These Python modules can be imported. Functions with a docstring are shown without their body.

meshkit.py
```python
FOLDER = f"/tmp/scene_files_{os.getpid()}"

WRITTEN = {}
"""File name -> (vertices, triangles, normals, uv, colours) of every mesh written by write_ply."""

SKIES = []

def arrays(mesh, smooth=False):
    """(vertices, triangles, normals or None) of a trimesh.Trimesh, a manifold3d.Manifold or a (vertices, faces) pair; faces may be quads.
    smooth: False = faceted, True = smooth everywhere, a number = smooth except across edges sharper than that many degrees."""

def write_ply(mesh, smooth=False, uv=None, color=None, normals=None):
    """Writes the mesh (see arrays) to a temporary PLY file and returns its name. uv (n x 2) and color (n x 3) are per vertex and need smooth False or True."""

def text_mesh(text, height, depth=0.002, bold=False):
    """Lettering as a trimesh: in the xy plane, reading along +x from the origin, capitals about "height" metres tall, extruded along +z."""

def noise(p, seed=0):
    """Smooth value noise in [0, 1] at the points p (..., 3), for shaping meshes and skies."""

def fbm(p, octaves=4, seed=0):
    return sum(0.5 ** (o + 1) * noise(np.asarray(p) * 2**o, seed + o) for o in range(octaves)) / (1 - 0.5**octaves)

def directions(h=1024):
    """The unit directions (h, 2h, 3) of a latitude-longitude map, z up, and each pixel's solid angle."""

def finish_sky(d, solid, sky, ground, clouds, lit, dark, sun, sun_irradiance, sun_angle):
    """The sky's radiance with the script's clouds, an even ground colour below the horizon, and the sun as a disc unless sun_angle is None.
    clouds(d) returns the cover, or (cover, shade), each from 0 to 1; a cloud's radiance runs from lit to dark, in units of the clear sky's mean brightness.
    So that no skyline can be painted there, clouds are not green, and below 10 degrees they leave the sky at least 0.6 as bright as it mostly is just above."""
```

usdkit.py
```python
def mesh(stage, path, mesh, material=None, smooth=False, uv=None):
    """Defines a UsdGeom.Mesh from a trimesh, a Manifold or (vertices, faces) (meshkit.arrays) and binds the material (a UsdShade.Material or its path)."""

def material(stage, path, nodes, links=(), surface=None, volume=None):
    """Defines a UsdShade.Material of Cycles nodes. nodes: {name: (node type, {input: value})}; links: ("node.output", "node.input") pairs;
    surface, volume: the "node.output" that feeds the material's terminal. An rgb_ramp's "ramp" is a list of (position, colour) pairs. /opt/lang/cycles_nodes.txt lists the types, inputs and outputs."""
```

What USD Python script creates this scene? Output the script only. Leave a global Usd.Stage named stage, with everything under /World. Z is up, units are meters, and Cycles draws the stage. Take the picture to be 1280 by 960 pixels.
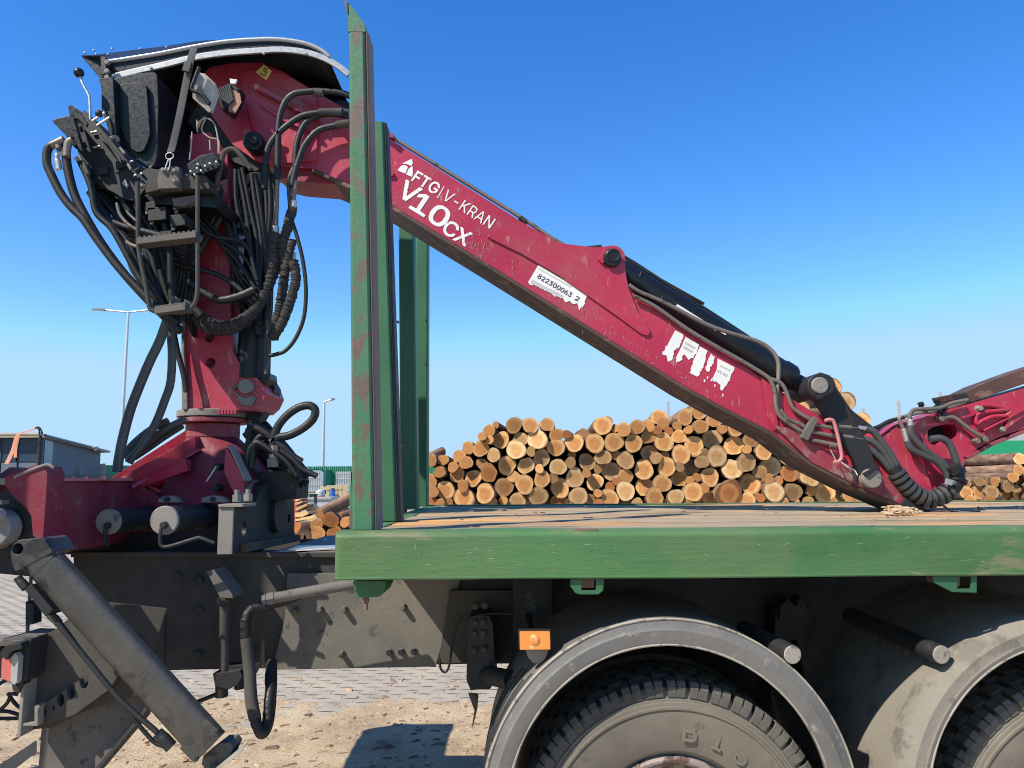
import math, random
import numpy as np, trimesh
from shapely.geometry import Polygon, Point, box as sbox
from shapely.ops import unary_union
from pxr import Usd, UsdGeom, UsdLux, UsdShade, Gf, Sdf
import usdkit, meshkit

stage = Usd.Stage.CreateInMemory()
UsdGeom.SetStageUpAxis(stage, UsdGeom.Tokens.z)
UsdGeom.SetStageMetersPerUnit(stage, 1.0)
UsdGeom.Xform.Define(stage, '/World')
UsdGeom.Scope.Define(stage, '/World/Looks')

# ------------------------------------------------------------------ camera
EYE = np.array([0.0, 0.0, 1.69])
FPX = 961.0                                   # focal length in pixels of a 1280 wide picture
PITCH, ROLL = math.atan(120 / 961.0), math.radians(0.47)
Fw = np.array([0, math.cos(PITCH), math.sin(PITCH)])
U0, R0 = np.array([0, -math.sin(PITCH), math.cos(PITCH)]), np.array([1.0, 0, 0])
Rt = math.cos(ROLL) * R0 - math.sin(ROLL) * U0
Up = math.cos(ROLL) * U0 + math.sin(ROLL) * R0
cam = UsdGeom.Camera.Define(stage, '/World/camera')
cam.CreateHorizontalApertureAttr(36.0)
cam.CreateVerticalApertureAttr(27.0)
cam.CreateFocalLengthAttr(36.0 * FPX / 1280)
cam.CreateClippingRangeAttr(Gf.Vec2f(0.05, 3000))
cam.CreateExposureAttr(EXPOSURE := 0.5)
M4 = Gf.Matrix4d(*Rt, 0, *Up, 0, *(-Fw), 0, *EYE, 1)
cam.AddTransformOp().Set(M4)

# ------------------------------------------------------------------ sky and sun
SUN = np.array([-0.75, -0.57, 1.0]); SUN /= np.linalg.norm(SUN)
SUN_EL, SUN_ROT = math.asin(SUN[2]), math.atan2(SUN[0], SUN[1])
usdkit.material(stage, '/World/Looks/sky_look', {
    'sky': ('sky_texture', {'sky_type': 'single_scattering', 'sun_disc': False, 'sun_elevation': SUN_EL, 'sun_rotation': SUN_ROT,
                            'altitude': 100.0, 'air_density': 1.0, 'aerosol_density': 0.15, 'ozone_density': 2.2}),
    'hs': ('hsv', {'hue': .511, 'saturation': 1.38, 'value': 1.14}), 'cap': ('mix', {'mix_type': 'darken', 'fac': 1.0, 'color2': (2.25, 3.5, 4.7)}), 'bg': ('background_shader', {'strength': 0.15})},
    [('sky.color', 'hs.color'), ('hs.color', 'cap.color1'), ('cap.color', 'bg.color')], surface='bg.background')
dome = UsdLux.DomeLight.Define(stage, '/World/sky')
dome.CreateIntensityAttr(1.0)
UsdShade.MaterialBindingAPI.Apply(dome.GetPrim()).Bind(UsdShade.Material.Get(stage, '/World/Looks/sky_look'))
dome.GetPrim().SetCustomDataByKey('kind', 'structure')
sun = UsdLux.DistantLight.Define(stage, '/World/sun')
sun.CreateIntensityAttr(1.25); sun.CreateAngleAttr(0.53); sun.CreateColorAttr(Gf.Vec3f(1.0, 0.93, 0.82))
sun.GetPrim().CreateAttribute('inputs:normalize', Sdf.ValueTypeNames.Bool).Set(True)
_z = SUN; _x = np.cross([0, 0, 1.0], _z); _x /= np.linalg.norm(_x); _y = np.cross(_z, _x)
sun.AddTransformOp().Set(Gf.Matrix4d(*_x, 0, *_y, 0, *_z, 0, 0, 0, 30, 1))

# ------------------------------------------------------------------ helpers
def at(px, py, y):
    """the point of the vertical plane at distance y that lies on the line of sight measured in the survey picture"""
    d = Fw + (px - 640) / FPX * Rt - (py - 480) / FPX * Up
    return EYE + d * (y / d[1])
def px2m(n, y): return n * y / FPX

_names, _base = {}, {}
def numbered(parent, name):
    k = _names.get((parent, name), 0); _names[(parent, name)] = k + 1
    return name if k == 0 else f'{name}_{k:03d}'
def tag(p, label=None, cat=None, group=None, kind=None, category=None):
    p = p.GetPrim() if hasattr(p, 'GetPrim') else p
    for k, v in (('label', label), ("category", cat or category), ("group", group), ('kind', kind)):
        if v: p.SetCustomDataByKey(k, v)
    return p
def thing(name, loc, label, cat, group=None, rot=None):
    path = '/World/' + numbered('/World', name)
    x = UsdGeom.Xform.Define(stage, path)
    x.AddTranslateOp().Set(Gf.Vec3d(*map(float, loc)))
    if rot is not None: x.AddRotateXYZOp().Set(Gf.Vec3f(*map(float, rot)))
    _base[path] = np.array(loc, float)
    tag(x, label, cat, group)
    return path
def obj(name, mesh, mat, parent='/World', smooth=42, label=None, local=False, **kw):
    path = parent + '/' + numbered(parent, name)
    v, f, n = meshkit.arrays(mesh, False)
    if not local:
        root = '/'.join(parent.split('/')[:3])
        if root in _base: v = v - _base[root]
    m = usdkit.mesh(stage, path, trimesh.Trimesh(v, f, process=False), '/World/Looks/' + mat, smooth=smooth)
    if label or kw: tag(m, label, **kw)
    return path
def cat(*ms):
    out = []
    for m in ms: out += m if isinstance(m, (list, tuple)) else [m]
    return trimesh.util.concatenate(out)

def poly_of(pts, y):
    P = [at(px, py, y) for px, py in pts]
    g = Polygon([(p[0], p[2]) for p in P])
    return g if g.is_valid else g.buffer(0)
def ext(g, y0, y1):
    """a shape in the x-z plane given its thickness along y from y0 (near) to y1"""
    out = []
    for q in getattr(g, 'geoms', [g]):
        if q.is_empty or q.area < 1e-9: continue
        m = trimesh.creation.extrude_polygon(q, y1 - y0, engine='earcut')
        v = m.vertices
        m = trimesh.Trimesh(np.stack([v[:, 0], y1 - v[:, 2], v[:, 1]], 1), m.faces, process=False)
        out.append(m)
    return cat(out)
def prism(pts, y0, y1, holes=(), ref=None, soft=0.0):
    """plate or body with the outline pts (survey pixels at distance ref or y0), thickness y0..y1"""
    ref = ref or y0
    g = poly_of(pts, ref)
    if soft: g = g.buffer(-soft).buffer(2 * soft).buffer(-soft)
    for h in holes:
        g = g.difference(Point(*(at(h[0], h[1], ref)[[0, 2]])).buffer(px2m(h[2], ref), 12) if len(h) == 3 and np.isscalar(h[0]) else poly_of(h, ref))
    return ext(g, y0, y1)
def bx(x0, x1, y0, y1, z0, z1):
    m = trimesh.creation.box([x1 - x0, y1 - y0, z1 - z0]); m.apply_translation([(x0 + x1) / 2, (y0 + y1) / 2, (z0 + z1) / 2]); return m
def hull(pts): return trimesh.Trimesh(np.array(pts)).convex_hull if False else trimesh.convex.convex_hull(np.array(pts, float))
def spline(P, n=8):
    P = np.array(P, float)
    if len(P) < 3: return P
    Q = np.vstack([2 * P[0] - P[1], P, 2 * P[-1] - P[-2]]); out = []
    for i in range(1, len(Q) - 2):
        a, b, c, d = Q[i - 1], Q[i], Q[i + 1], Q[i + 2]
        for t in np.linspace(0, 1, n, endpoint=False):
            out.append(.5 * (2 * b + (c - a) * t + (2 * a - 5 * b + 4 * c - d) * t * t + (3 * b - 3 * c + d - a) * t ** 3))
    out.append(P[-1])
    return np.array(out)
def sweep(P, r, sides=9, caps=True):
    """a tube along the points P; r a number or one radius per point"""
    P = np.array(P, float); n = len(P); r = np.broadcast_to(np.asarray(r, float), (n,))
    T = np.gradient(P, axis=0); T /= np.maximum(np.linalg.norm(T, axis=1, keepdims=True), 1e-12)
    a = np.array([0, 0, 1.0]) if abs(T[0][2]) < .9 else np.array([1.0, 0, 0])
    N = np.cross(T[0], a); N /= np.linalg.norm(N); V, F = [], []
    for i in range(n):
        N = N - T[i] * (N @ T[i]); N /= max(np.linalg.norm(N), 1e-12); B = np.cross(T[i], N)
        t = np.arange(sides) / sides * 2 * math.pi
        V.append(P[i] + r[i] * (np.cos(t)[:, None] * N + np.sin(t)[:, None] * B))
    V = np.vstack(V)
    for i in range(n - 1):
        for k in range(sides):
            a0, a1, b0, b1 = i * sides + k, i * sides + (k + 1) % sides, (i + 1) * sides + k, (i + 1) * sides + (k + 1) % sides
            F += [[a0, a1, b1], [a0, b1, b0]]
    if caps:
        c0 = len(V); V = np.vstack([V, P[0], P[-1]])
        for k in range(sides):
            F += [[c0, (k + 1) % sides, k], [c0 + 1, (n - 1) * sides + k, (n - 1) * sides + (k + 1) % sides]]
    return trimesh.Trimesh(V, np.array(F), process=False)
def rod(a, b, r, sides=16): return sweep(np.array([a, b]), r, sides)
def hose_mesh(pts, y, rpx, n=8, sides=9, rough=0.0, seed=0):
    """pts: (px, py) or (px, py, distance)"""
    P = spline([at(p[0], p[1], p[2] if len(p) > 2 else y) for p in pts], n)
    r = px2m(rpx, y)
    if rough:
        P = spline(P, 4); s = np.arange(len(P))
        r = r * (1 + rough * (meshkit.noise(np.stack([s * .8, s * 0 + seed, s * 0], 1), seed) - .4) + rough * .35 * np.sin(s * 1.9))
        P = P + (meshkit.noise(np.stack([s * .35, s * 0 + 3, s * 0 + seed], 1))[:, None] - .5) * .004
    return sweep(P, r, sides)
def lathe(profile, cx, cz, a0=0, a1=360, n=96):
    """profile of (radius, y) turned about the y axis through (cx, cz); angles from +x towards +z"""
    pr = np.array(profile, float); full = abs(a1 - a0) >= 359.9
    t = np.radians(np.linspace(a0, a1, n, endpoint=not full)); k = len(pr); V, F = [], []
    for a in t: V.append(np.stack([cx + pr[:, 0] * math.cos(a), pr[:, 1], cz + pr[:, 0] * math.sin(a)], 1))
    V = np.vstack(V)
    for i in range(n if full else n - 1):
        j = (i + 1) % n
        for q in range(k - 1):
            F += [[i * k + q, i * k + q + 1, j * k + q + 1], [i * k + q, j * k + q + 1, j * k + q]]
    return trimesh.Trimesh(V, np.array(F), process=False)
def disc(px, py, y0, y1, rpx, n=24, ref=None):
    c = at(px, py, ref or y0); r = px2m(rpx, ref or y0); b = min(r * .15, .004)
    return lathe([(0, y0), (r - b, y0), (r, y0 + b), (r, y1), (0, y1)], c[0], c[2], 0, 360, n)
def hexbolt(px, py, y, rpx, length=.02):
    c = at(px, py, y); r = px2m(rpx, y)
    return cat(lathe([(0, y - length), (r * .85, y - length), (r, y - length * .8), (r, y)], c[0], c[2], 0, 360, 6),
               lathe([(r * 1.25, y - .003), (r * 1.25, y + .001)], c[0], c[2], 0, 360, 14),
               lathe([(0, y - .0031), (r * 1.25, y - .003)], c[0], c[2], 0, 360, 14))
def rough_up(m, amp, scale, seed=0):
    v = m.vertices; m.vertices = v + (np.stack([meshkit.fbm(v * scale + 7 * k, 3, seed + k) for k in range(3)], 1) - .5) * 2 * amp; return m

def circle(points, y):
    """centre x, z and radius of the circle through three sighted points of the plane y"""
    (x1, z1), (x2, z2), (x3, z3) = [at(*p, y)[[0, 2]] for p in points]
    A = np.array([[2 * (x2 - x1), 2 * (z2 - z1)], [2 * (x3 - x1), 2 * (z3 - z1)]])
    c = np.linalg.solve(A, [x2 * x2 + z2 * z2 - x1 * x1 - z1 * z1, x3 * x3 + z3 * z3 - x1 * x1 - z1 * z1])
    return c[0], c[1], math.hypot(x1 - c[0], z1 - c[1])

# ------------------------------------------------------------------ materials
def mat(name, nodes, links, surface='p.BSDF'):
    usdkit.material(stage, '/World/Looks/' + name, nodes, links, surface=surface)
def paint(name, c1, c2, wear=None, wear_amt=.5, rough=.45, scale=3.0, spec=.5, metallic=0.0, stretch=(1, 1, 1), fine=60.0, bump=.15, dust=None, dust_lo=.55, dust_hi=.75, bevel=.004, coat=0.0, wscale=14.0, wstretch=None, var=0.0):
    """paint or metal whose tone drifts from c1 to c2, with worn patches and dust lying in patches of its own"""
    nodes = {'g': ('texture_coordinate', {}), 'm': ('mapping', {'scale': stretch}),
             'n': ('noise_texture', {'scale': scale, 'detail': 6.0, 'roughness': .6}),
             'r': ('rgb_ramp', {'ramp': [(.3, c1), (.7, c2)]}),
             'f': ('noise_texture', {'scale': fine, 'detail': 4.0, 'roughness': .65}),
             'rr': ('map_range', {'from_min': .3, 'from_max': .7, 'to_min': rough - .1, 'to_max': rough + .15}),
             'b': ('bump', {'strength': bump, 'distance': .004}),
             'p': ('principled_bsdf', {'metallic': metallic, 'specular_ior_level': spec, 'coat_weight': coat, 'coat_roughness': .25})}
    links = [('g.object', 'm.vector'), ('m.vector', 'n.vector'), ('m.vector', 'f.vector'), ('n.fac', 'r.fac'), ('f.fac', 'rr.value'), ('rr.result', 'p.roughness'),
             ('f.fac', 'b.height'), ('b.normal', 'p.normal')]
    col = 'r.color'
    if bevel:
        nodes['bv'] = ('bevel', {'samples': 3, 'radius': bevel}); links.append(('bv.bevel', 'b.normal'))
    if wear is not None:
        nodes['wm'] = ('mapping', {'scale': wstretch or stretch})
        nodes['w'] = ('noise_texture', {'scale': wscale, 'detail': 9.0, 'roughness': .68})
        nodes['wr'] = ('rgb_ramp', {'ramp': [(1 - wear_amt - .03, (0, 0, 0)), (1 - wear_amt + .03, (1, 1, 1))]})
        nodes['wx'] = ('mix', {'color2': wear})
        links += [('g.object', 'wm.vector'), ('wm.vector', 'w.vector'), ('w.fac', 'wr.fac'), ('wr.color', 'wx.fac'), (col, 'wx.color1')]; col = 'wx.color'
    if dust is not None:
        nodes['d'] = ('noise_texture', {'scale': 2.2, 'detail': 7.0, 'roughness': .7})
        nodes['dr'] = ('rgb_ramp', {'ramp': [(dust_lo, (0, 0, 0)), (dust_hi, (.85, .85, .85))]})
        nodes['dx'] = ('mix', {'color2': dust})
        links += [('g.object', 'd.vector'), ('d.fac', 'dr.fac'), ('dr.color', 'dx.fac'), (col, 'dx.color1')]; col = 'dx.color'
    if var:
        nodes['oi'] = ('object_info', {}); nodes['vm'] = ('map_range', {'from_min': 0.0, 'from_max': 1.0, 'to_min': 1 - var, 'to_max': 1 + var})
        nodes['hv'] = ('hsv', {}); links += [('oi.random', 'vm.value'), ('vm.result', 'hv.value'), (col, 'hv.color')]; col = 'hv.color'
    links.append((col, 'p.base_color'))
    mat(name, nodes, links)

paint('red_paint', (.32, .012, .040), (.44, .028, .066), wear=(.42, .15, .13), wear_amt=.37, rough=.38, dust=(.27, .10, .095), dust_lo=.46, dust_hi=.85, wscale=26, wstretch=(1, 1, .3), scale=2.5, spec=.5)
paint('red_paint_old', (.20, .012, .03), (.28, .02, .04), wear=(.22, .16, .13), wear_amt=.40, rough=.55, dust=(.20, .13, .12), dust_lo=.45, dust_hi=.75, wscale=9)
paint('red_paint_shaded_grimy', (.17, .011, .028), (.23, .018, .04), wear=(.16, .10, .09), wear_amt=.38, rough=.6, dust=(.15, .09, .085), dust_lo=.42, dust_hi=.8, wscale=12, spec=.35)  # darker red: shade on the crane base put into the colour, along with grime
paint('scuff', (.34, .20, .17), (.42, .28, .23), rough=.8, bevel=0)
paint('beam_scratch', (.20, .26, .17), (.32, .36, .26), rough=.8, bevel=0)
paint('dirty_flange', (.045, .028, .022), (.10, .05, .04), wear=(.18, .11, .07), wear_amt=.42, rough=.75, wscale=18, wstretch=(.3, 1, 1))
paint('black_steel', (.011, .012, .014), (.022, .022, .022), rough=.55, wear=(.06, .055, .05), wear_amt=.34, dust=(.055, .05, .044), dust_lo=.52, dust_hi=.95, spec=.4)
paint('black_gloss', (.006, .007, .009), (.011, .012, .014), rough=.35, bump=.05, spec=.35)
paint('chassis_steel', (.030, .028, .026), (.055, .05, .045), rough=.8, dust=(.10, .09, .075), dust_lo=.40, dust_hi=.8, bump=.3, spec=.3)
paint('plate_dusty', (.105, .098, .086), (.15, .138, .118), rough=.85, dust=(.22, .195, .155), dust_lo=.42, dust_hi=.8, wear=(.06, .055, .05), wear_amt=.38, bump=.35, spec=.25)
paint('leg_steel', (.028, .027, .025), (.06, .056, .052), rough=.42, wear=(.012, .011, .011), wear_amt=.45, wstretch=(1, 1, 1), wscale=6, dust=(.10, .085, .065), dust_lo=.46, dust_hi=.82, spec=.6, scale=6)
paint('dusty_steel', (.17, .155, .14), (.25, .225, .19), rough=.75, wear=(.09, .08, .075), wear_amt=.4, wscale=10)
paint('dusty_grey', (.085, .078, .07), (.145, .13, .112), rough=.85, wear=(.05, .045, .04), wear_amt=.38)
paint('bare_metal', (.45, .43, .40), (.6, .58, .55), rough=.4, metallic=.75, bump=.1)
paint('pipe_metal', (.16, .135, .11), (.24, .20, .165), rough=.5, metallic=.4, wear=(.10, .07, .05), wear_amt=.4)
paint('alu_trim', (.30, .31, .32), (.40, .40, .40), rough=.4, metallic=.4, bump=.05)
paint('hose_rubber', (.010, .010, .011), (.019, .0185, .018), rough=.5, dust=(.06, .054, .048), dust_lo=.55, dust_hi=1.0, bevel=0, spec=.4)
paint('hose_grey', (.035, .036, .037), (.07, .07, .067), rough=.5, dust=(.12, .11, .095), dust_lo=.5, dust_hi=.95, bevel=0)
paint('braid_sleeve', (.022, .02, .02), (.055, .048, .045), rough=.9, bump=.8, fine=180, bevel=0)
paint('canvas_black', (.012, .012, .015), (.022, .022, .026), rough=.7, bump=.4)
paint('webbing', (.07, .07, .072), (.11, .11, .11), rough=.85, bump=.6, fine=200)
paint('green_beam', (.034, .115, .036), (.065, .165, .058), rough=.55, stretch=(.3, 1, 2.0), fine=34, bump=.5, wear=(.15, .16, .08), wear_amt=.43, wscale=5, wstretch=(.5, 1, 2.2), dust=(.135, .16, .075), dust_lo=.40, dust_hi=.78, spec=.35)
paint('green_stake', (.035, .13, .06), (.05, .17, .085), rough=.6, wear=(.115, .085, .062), wear_amt=.475, wscale=13, wstretch=(1, 1, .55), dust=(.13, .11, .085), dust_lo=.55, dust_hi=.9, bump=.35)
paint('green_post', (.022, .10, .042), (.036, .135, .06), rough=.5, wear=(.10, .085, .06), wear_amt=.33, wscale=9)
paint('rust_edge', (.13, .085, .065), (.2, .13, .1), rough=.8)
paint('mudguard_black', (.095, .092, .086), (.15, .144, .134), rough=.6, wear=(.24, .22, .19), wear_amt=.38, wscale=20, dust=(.22, .2, .165), dust_lo=.46, dust_hi=.85, bump=.35)
paint('mudguard_dust', (.165, .148, .122), (.225, .20, .163), rough=.9, wear=(.12, .108, .09), wear_amt=.44, wscale=5, bump=.4, dust=(.27, .235, .18), dust_lo=.5, dust_hi=.8)
paint('guard_edge', (.27, .24, .195), (.38, .34, .28), rough=.85, wear=(.16, .14, .12), wear_amt=.42, wscale=30)
paint('tyre_rubber', (.055, .052, .047), (.095, .088, .078), rough=.85, dust=(.19, .17, .14), dust_lo=.40, dust_hi=.75, bump=.4, fine=90, spec=.3)
paint('tyre_side', (.105, .092, .074), (.17, .148, .118), rough=.9, dust=(.22, .195, .15), dust_lo=.38, dust_hi=.8, bump=.25, spec=.3, bevel=.002, wear=(.07, .062, .052), wear_amt=.36, wscale=9)
paint('rim_rust', (.22, .17, .145), (.34, .28, .25), rough=.6, wear=(.10, .06, .045), wear_amt=.5, wscale=14)
paint('orange_lens', (.72, .20, .035), (.85, .28, .06), rough=.25, bump=.05, wear=(.8, .42, .2), wear_amt=.4, wscale=30)
paint('old_lens', (.30, .13, .085), (.40, .19, .13), rough=.35, bump=.05)
paint('red_lens', (.48, .09, .08), (.58, .16, .14), rough=.4, dust=(.5, .3, .25), dust_lo=.5, dust_hi=.9)
paint('white_vinyl', (.66, .65, .62), (.77, .76, .74), rough=.5, bevel=0, wear=(.52, .49, .43), wear_amt=.38, wscale=40)
paint('white_worn', (.70, .69, .68), (.80, .79, .78), rough=.5, bevel=0, wear=(.40, .03, .07), wear_amt=.40, wscale=45)
paint('black_print', (.03, .03, .03), (.05, .05, .05), rough=.6, bevel=0)
paint('grey_print', (.42, .41, .40), (.5, .49, .48), rough=.6, bevel=0)
paint('yellow_vinyl', (.62, .50, .16), (.7, .58, .22), rough=.5, bevel=0)
paint('pink_worn', (.45, .13, .14), (.55, .22, .22), rough=.5)
paint('twine', (.30, .24, .17), (.4, .33, .25), rough=.9, bevel=0)
paint('lamp_grey', (.30, .29, .27), (.4, .38, .35), rough=.6)
paint('galvanised', (.42, .43, .44), (.52, .53, .54), rough=.5, metallic=.3, bevel=0)
paint('shed_wall', (.030, .045, .068), (.04, .058, .082), rough=.7, bevel=0, stretch=(8, 8, .3))
paint('shed_glass', (.02, .038, .065), (.03, .05, .08), rough=.3, bevel=0, spec=.3)
paint('shed_panel', (.09, .11, .135), (.11, .13, .155), rough=.6, bevel=0)
paint('shed_roof', (.26, .22, .17), (.33, .27, .2), rough=.7, bevel=0)
paint('fence_green', (.008, .16, .075), (.012, .20, .095), rough=.6, bevel=0)
paint('hall_grey', (.34, .36, .36), (.4, .42, .42), rough=.6, bevel=0)
paint('hall_green', (.01, .26, .11), (.012, .30, .13), rough=.6, bevel=0)
paint('white_plastic', (.6, .6, .58), (.7, .7, .68), rough=.5, bevel=0)
paint('pallet_wood', (.42, .34, .20), (.52, .42, .26), rough=.9, bevel=0)
paint('blue_paint', (.02, .09, .34), (.03, .12, .42), rough=.5, bevel=0)
paint('strap_orange', (.62, .25, .14), (.7, .35, .22), rough=.8, bevel=0)
paint('red_thing', (.4, .05, .04), (.5, .08, .06), rough=.6, bevel=0)

# deck boards: weathered grey softwood with fresh orange scuffs, grain along x
mat('deck_wood', {
    'g': ('geometry', {}), 'm': ('mapping', {'scale': (.6, 9.0, 1.0)}), 'm2': ('mapping', {'scale': (.5, 2.2, 1.0)}),
    'n': ('noise_texture', {'scale': 7.0, 'detail': 8.0, 'roughness': .7}),
    'r': ('rgb_ramp', {'ramp': [(.28, (.18, .135, .085)), (.5, (.31, .24, .155)), (.72, (.41, .335, .225))]}),
    'n2': ('noise_texture', {'scale': 2.1, 'detail': 5.0, 'roughness': .6}),
    'r2': ('rgb_ramp', {'ramp': [(.52, (0, 0, 0)), (.60, (1, 1, 1))]}), 'x': ('mix', {'color2': (.52, .27, .105)}),
    'oi': ('object_info', {}), 'vm': ('map_range', {'to_min': .8, 'to_max': 1.15}), 'hv': ('hsv', {}),
    'b': ('bump', {'strength': .5, 'distance': .004}), 'p': ('principled_bsdf', {'roughness': .85, 'specular_ior_level': .25})},
    [('g.position', 'm.vector'), ('g.position', 'm2.vector'), ('m.vector', 'n.vector'), ('m2.vector', 'n2.vector'), ('n.fac', 'r.fac'), ('n2.fac', 'r2.fac'), ('r2.color', 'x.fac'), ('r.color', 'x.color1'),
     ('oi.random', 'vm.value'), ('vm.result', 'hv.value'), ('x.color', 'hv.color'), ('hv.color', 'p.base_color'), ('n.fac', 'b.height'), ('b.normal', 'p.normal')])
# sawn log ends: growth rings about the log's own axis (local y), heartwood darker
def cut_look(name, sap, heart, dark):
    mat(name, {
        'g': ('texture_coordinate', {}), 'm': ('mapping', {'scale': (1.0, 0.0, 1.0)}),
        'nd': ('noise_texture', {'scale': 9.0, 'detail': 3.0}), 'ad': ('mix', {'mix_type': 'linear_light', 'fac': .035}),
        'oi': ('object_info', {}),
        'wv': ('wave_texture', {'wave_type': 'rings', 'rings_direction': 'spherical', 'scale': 22.0, 'distortion': 2.5, 'detail': 2.0, 'detail_scale': 1.5}),
        'gr': ('gradient_texture', {'gradient_type': 'spherical'}), 'm8': ('mapping', {'scale': (8.5, 0.0, 8.5)}),
        'hr': ('rgb_ramp', {'ramp': [(.0, dark), (.12, sap), (.36, sap), (.52, heart), (.9, heart), (1.0, dark)]}),
        'wm': ('mix', {'mix_type': 'multiply', 'fac': .35}),
        'n2': ('noise_texture', {'scale': 14.0, 'detail': 6.0, 'roughness': .7}), 'r2': ('rgb_ramp', {'ramp': [(.32, (.70, .60, .48)), (.55, (1.05, 1.03, 1.0))]}),
        'mm': ('mix', {'mix_type': 'multiply', 'fac': .85}), 'sw': ('wave_texture', {'wave_type': 'bands', 'bands_direction': 'diagonal', 'scale': 30.0, 'distortion': 3.0, 'detail': 3.0}), 'sm': ('mix', {'mix_type': 'multiply', 'fac': .16}),
        'vm': ('map_range', {'to_min': .78, 'to_max': 1.18}), 'hv': ('hsv', {}),
        'b': ('bump', {'strength': .35, 'distance': .004}),
        'p': ('principled_bsdf', {'roughness': .85, 'specular_ior_level': .2})},
        [('g.object', 'm.vector'), ('m.vector', 'nd.vector'), ('m.vector', 'ad.color1'), ('nd.color', 'ad.color2'), ('ad.color', 'wv.vector'),
         ('ad.color', 'm8.vector'), ('m8.vector', 'gr.vector'), ('gr.fac', 'hr.fac'), ('hr.color', 'wm.color1'), ('wv.color', 'wm.color2'),
         ('g.object', 'n2.vector'), ('n2.fac', 'r2.fac'), ('wm.color', 'mm.color1'), ('r2.color', 'mm.color2'), ('g.object', 'sw.vector'), ('mm.color', 'sm.color1'), ('sw.color', 'sm.color2'),
         ('oi.random', 'vm.value'), ('vm.result', 'hv.value'), ('sm.color', 'hv.color'), ('hv.color', 'p.base_color'), ('n2.fac', 'b.height'), ('b.normal', 'p.normal')])
cut_look('cut_orange', (.77, .45, .195), (.60, .28, .10), (.38, .19, .08))
cut_look('cut_pale', (.84, .58, .31), (.72, .41, .17), (.44, .24, .11))
cut_look('cut_red', (.56, .25, .09), (.44, .17, .06), (.26, .12, .05))
cut_look('cut_grey', (.56, .36, .18), (.42, .24, .11), (.26, .15, .07))
mat('bark', {'g': ('texture_coordinate', {}), 'm': ('mapping', {'scale': (1.0, .35, 1.0)}),
             'v': ('voronoi_texture', {'scale': 26.0}), 'n': ('noise_texture', {'scale': 11.0, 'detail': 7.0, 'roughness': .7}),
             'r': ('rgb_ramp', {'ramp': [(.28, (.07, .045, .032)), (.5, (.20, .125, .085)), (.68, (.36, .22, .145)), (.8, (.45, .30, .2))]}),
             'oi': ('object_info', {}), 'vm': ('map_range', {'to_min': .7, 'to_max': 1.25}), 'hv': ('hsv', {}),
             'b': ('bump', {'strength': .9, 'distance': .012}), 'p': ('principled_bsdf', {'roughness': .95, 'specular_ior_level': .15})},
    [('g.object', 'm.vector'), ('m.vector', 'v.vector'), ('m.vector', 'n.vector'), ('n.fac', 'r.fac'), ('oi.random', 'vm.value'), ('vm.result', 'hv.value'), ('r.color', 'hv.color'), ('hv.color', 'p.base_color'), ('n.fac', 'b.height'), ('b.normal', 'p.normal')])
paint('split_wood', (.55, .36, .15), (.68, .48, .24), rough=.85, bevel=0, stretch=(4, .5, 4), var=.2)
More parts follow.
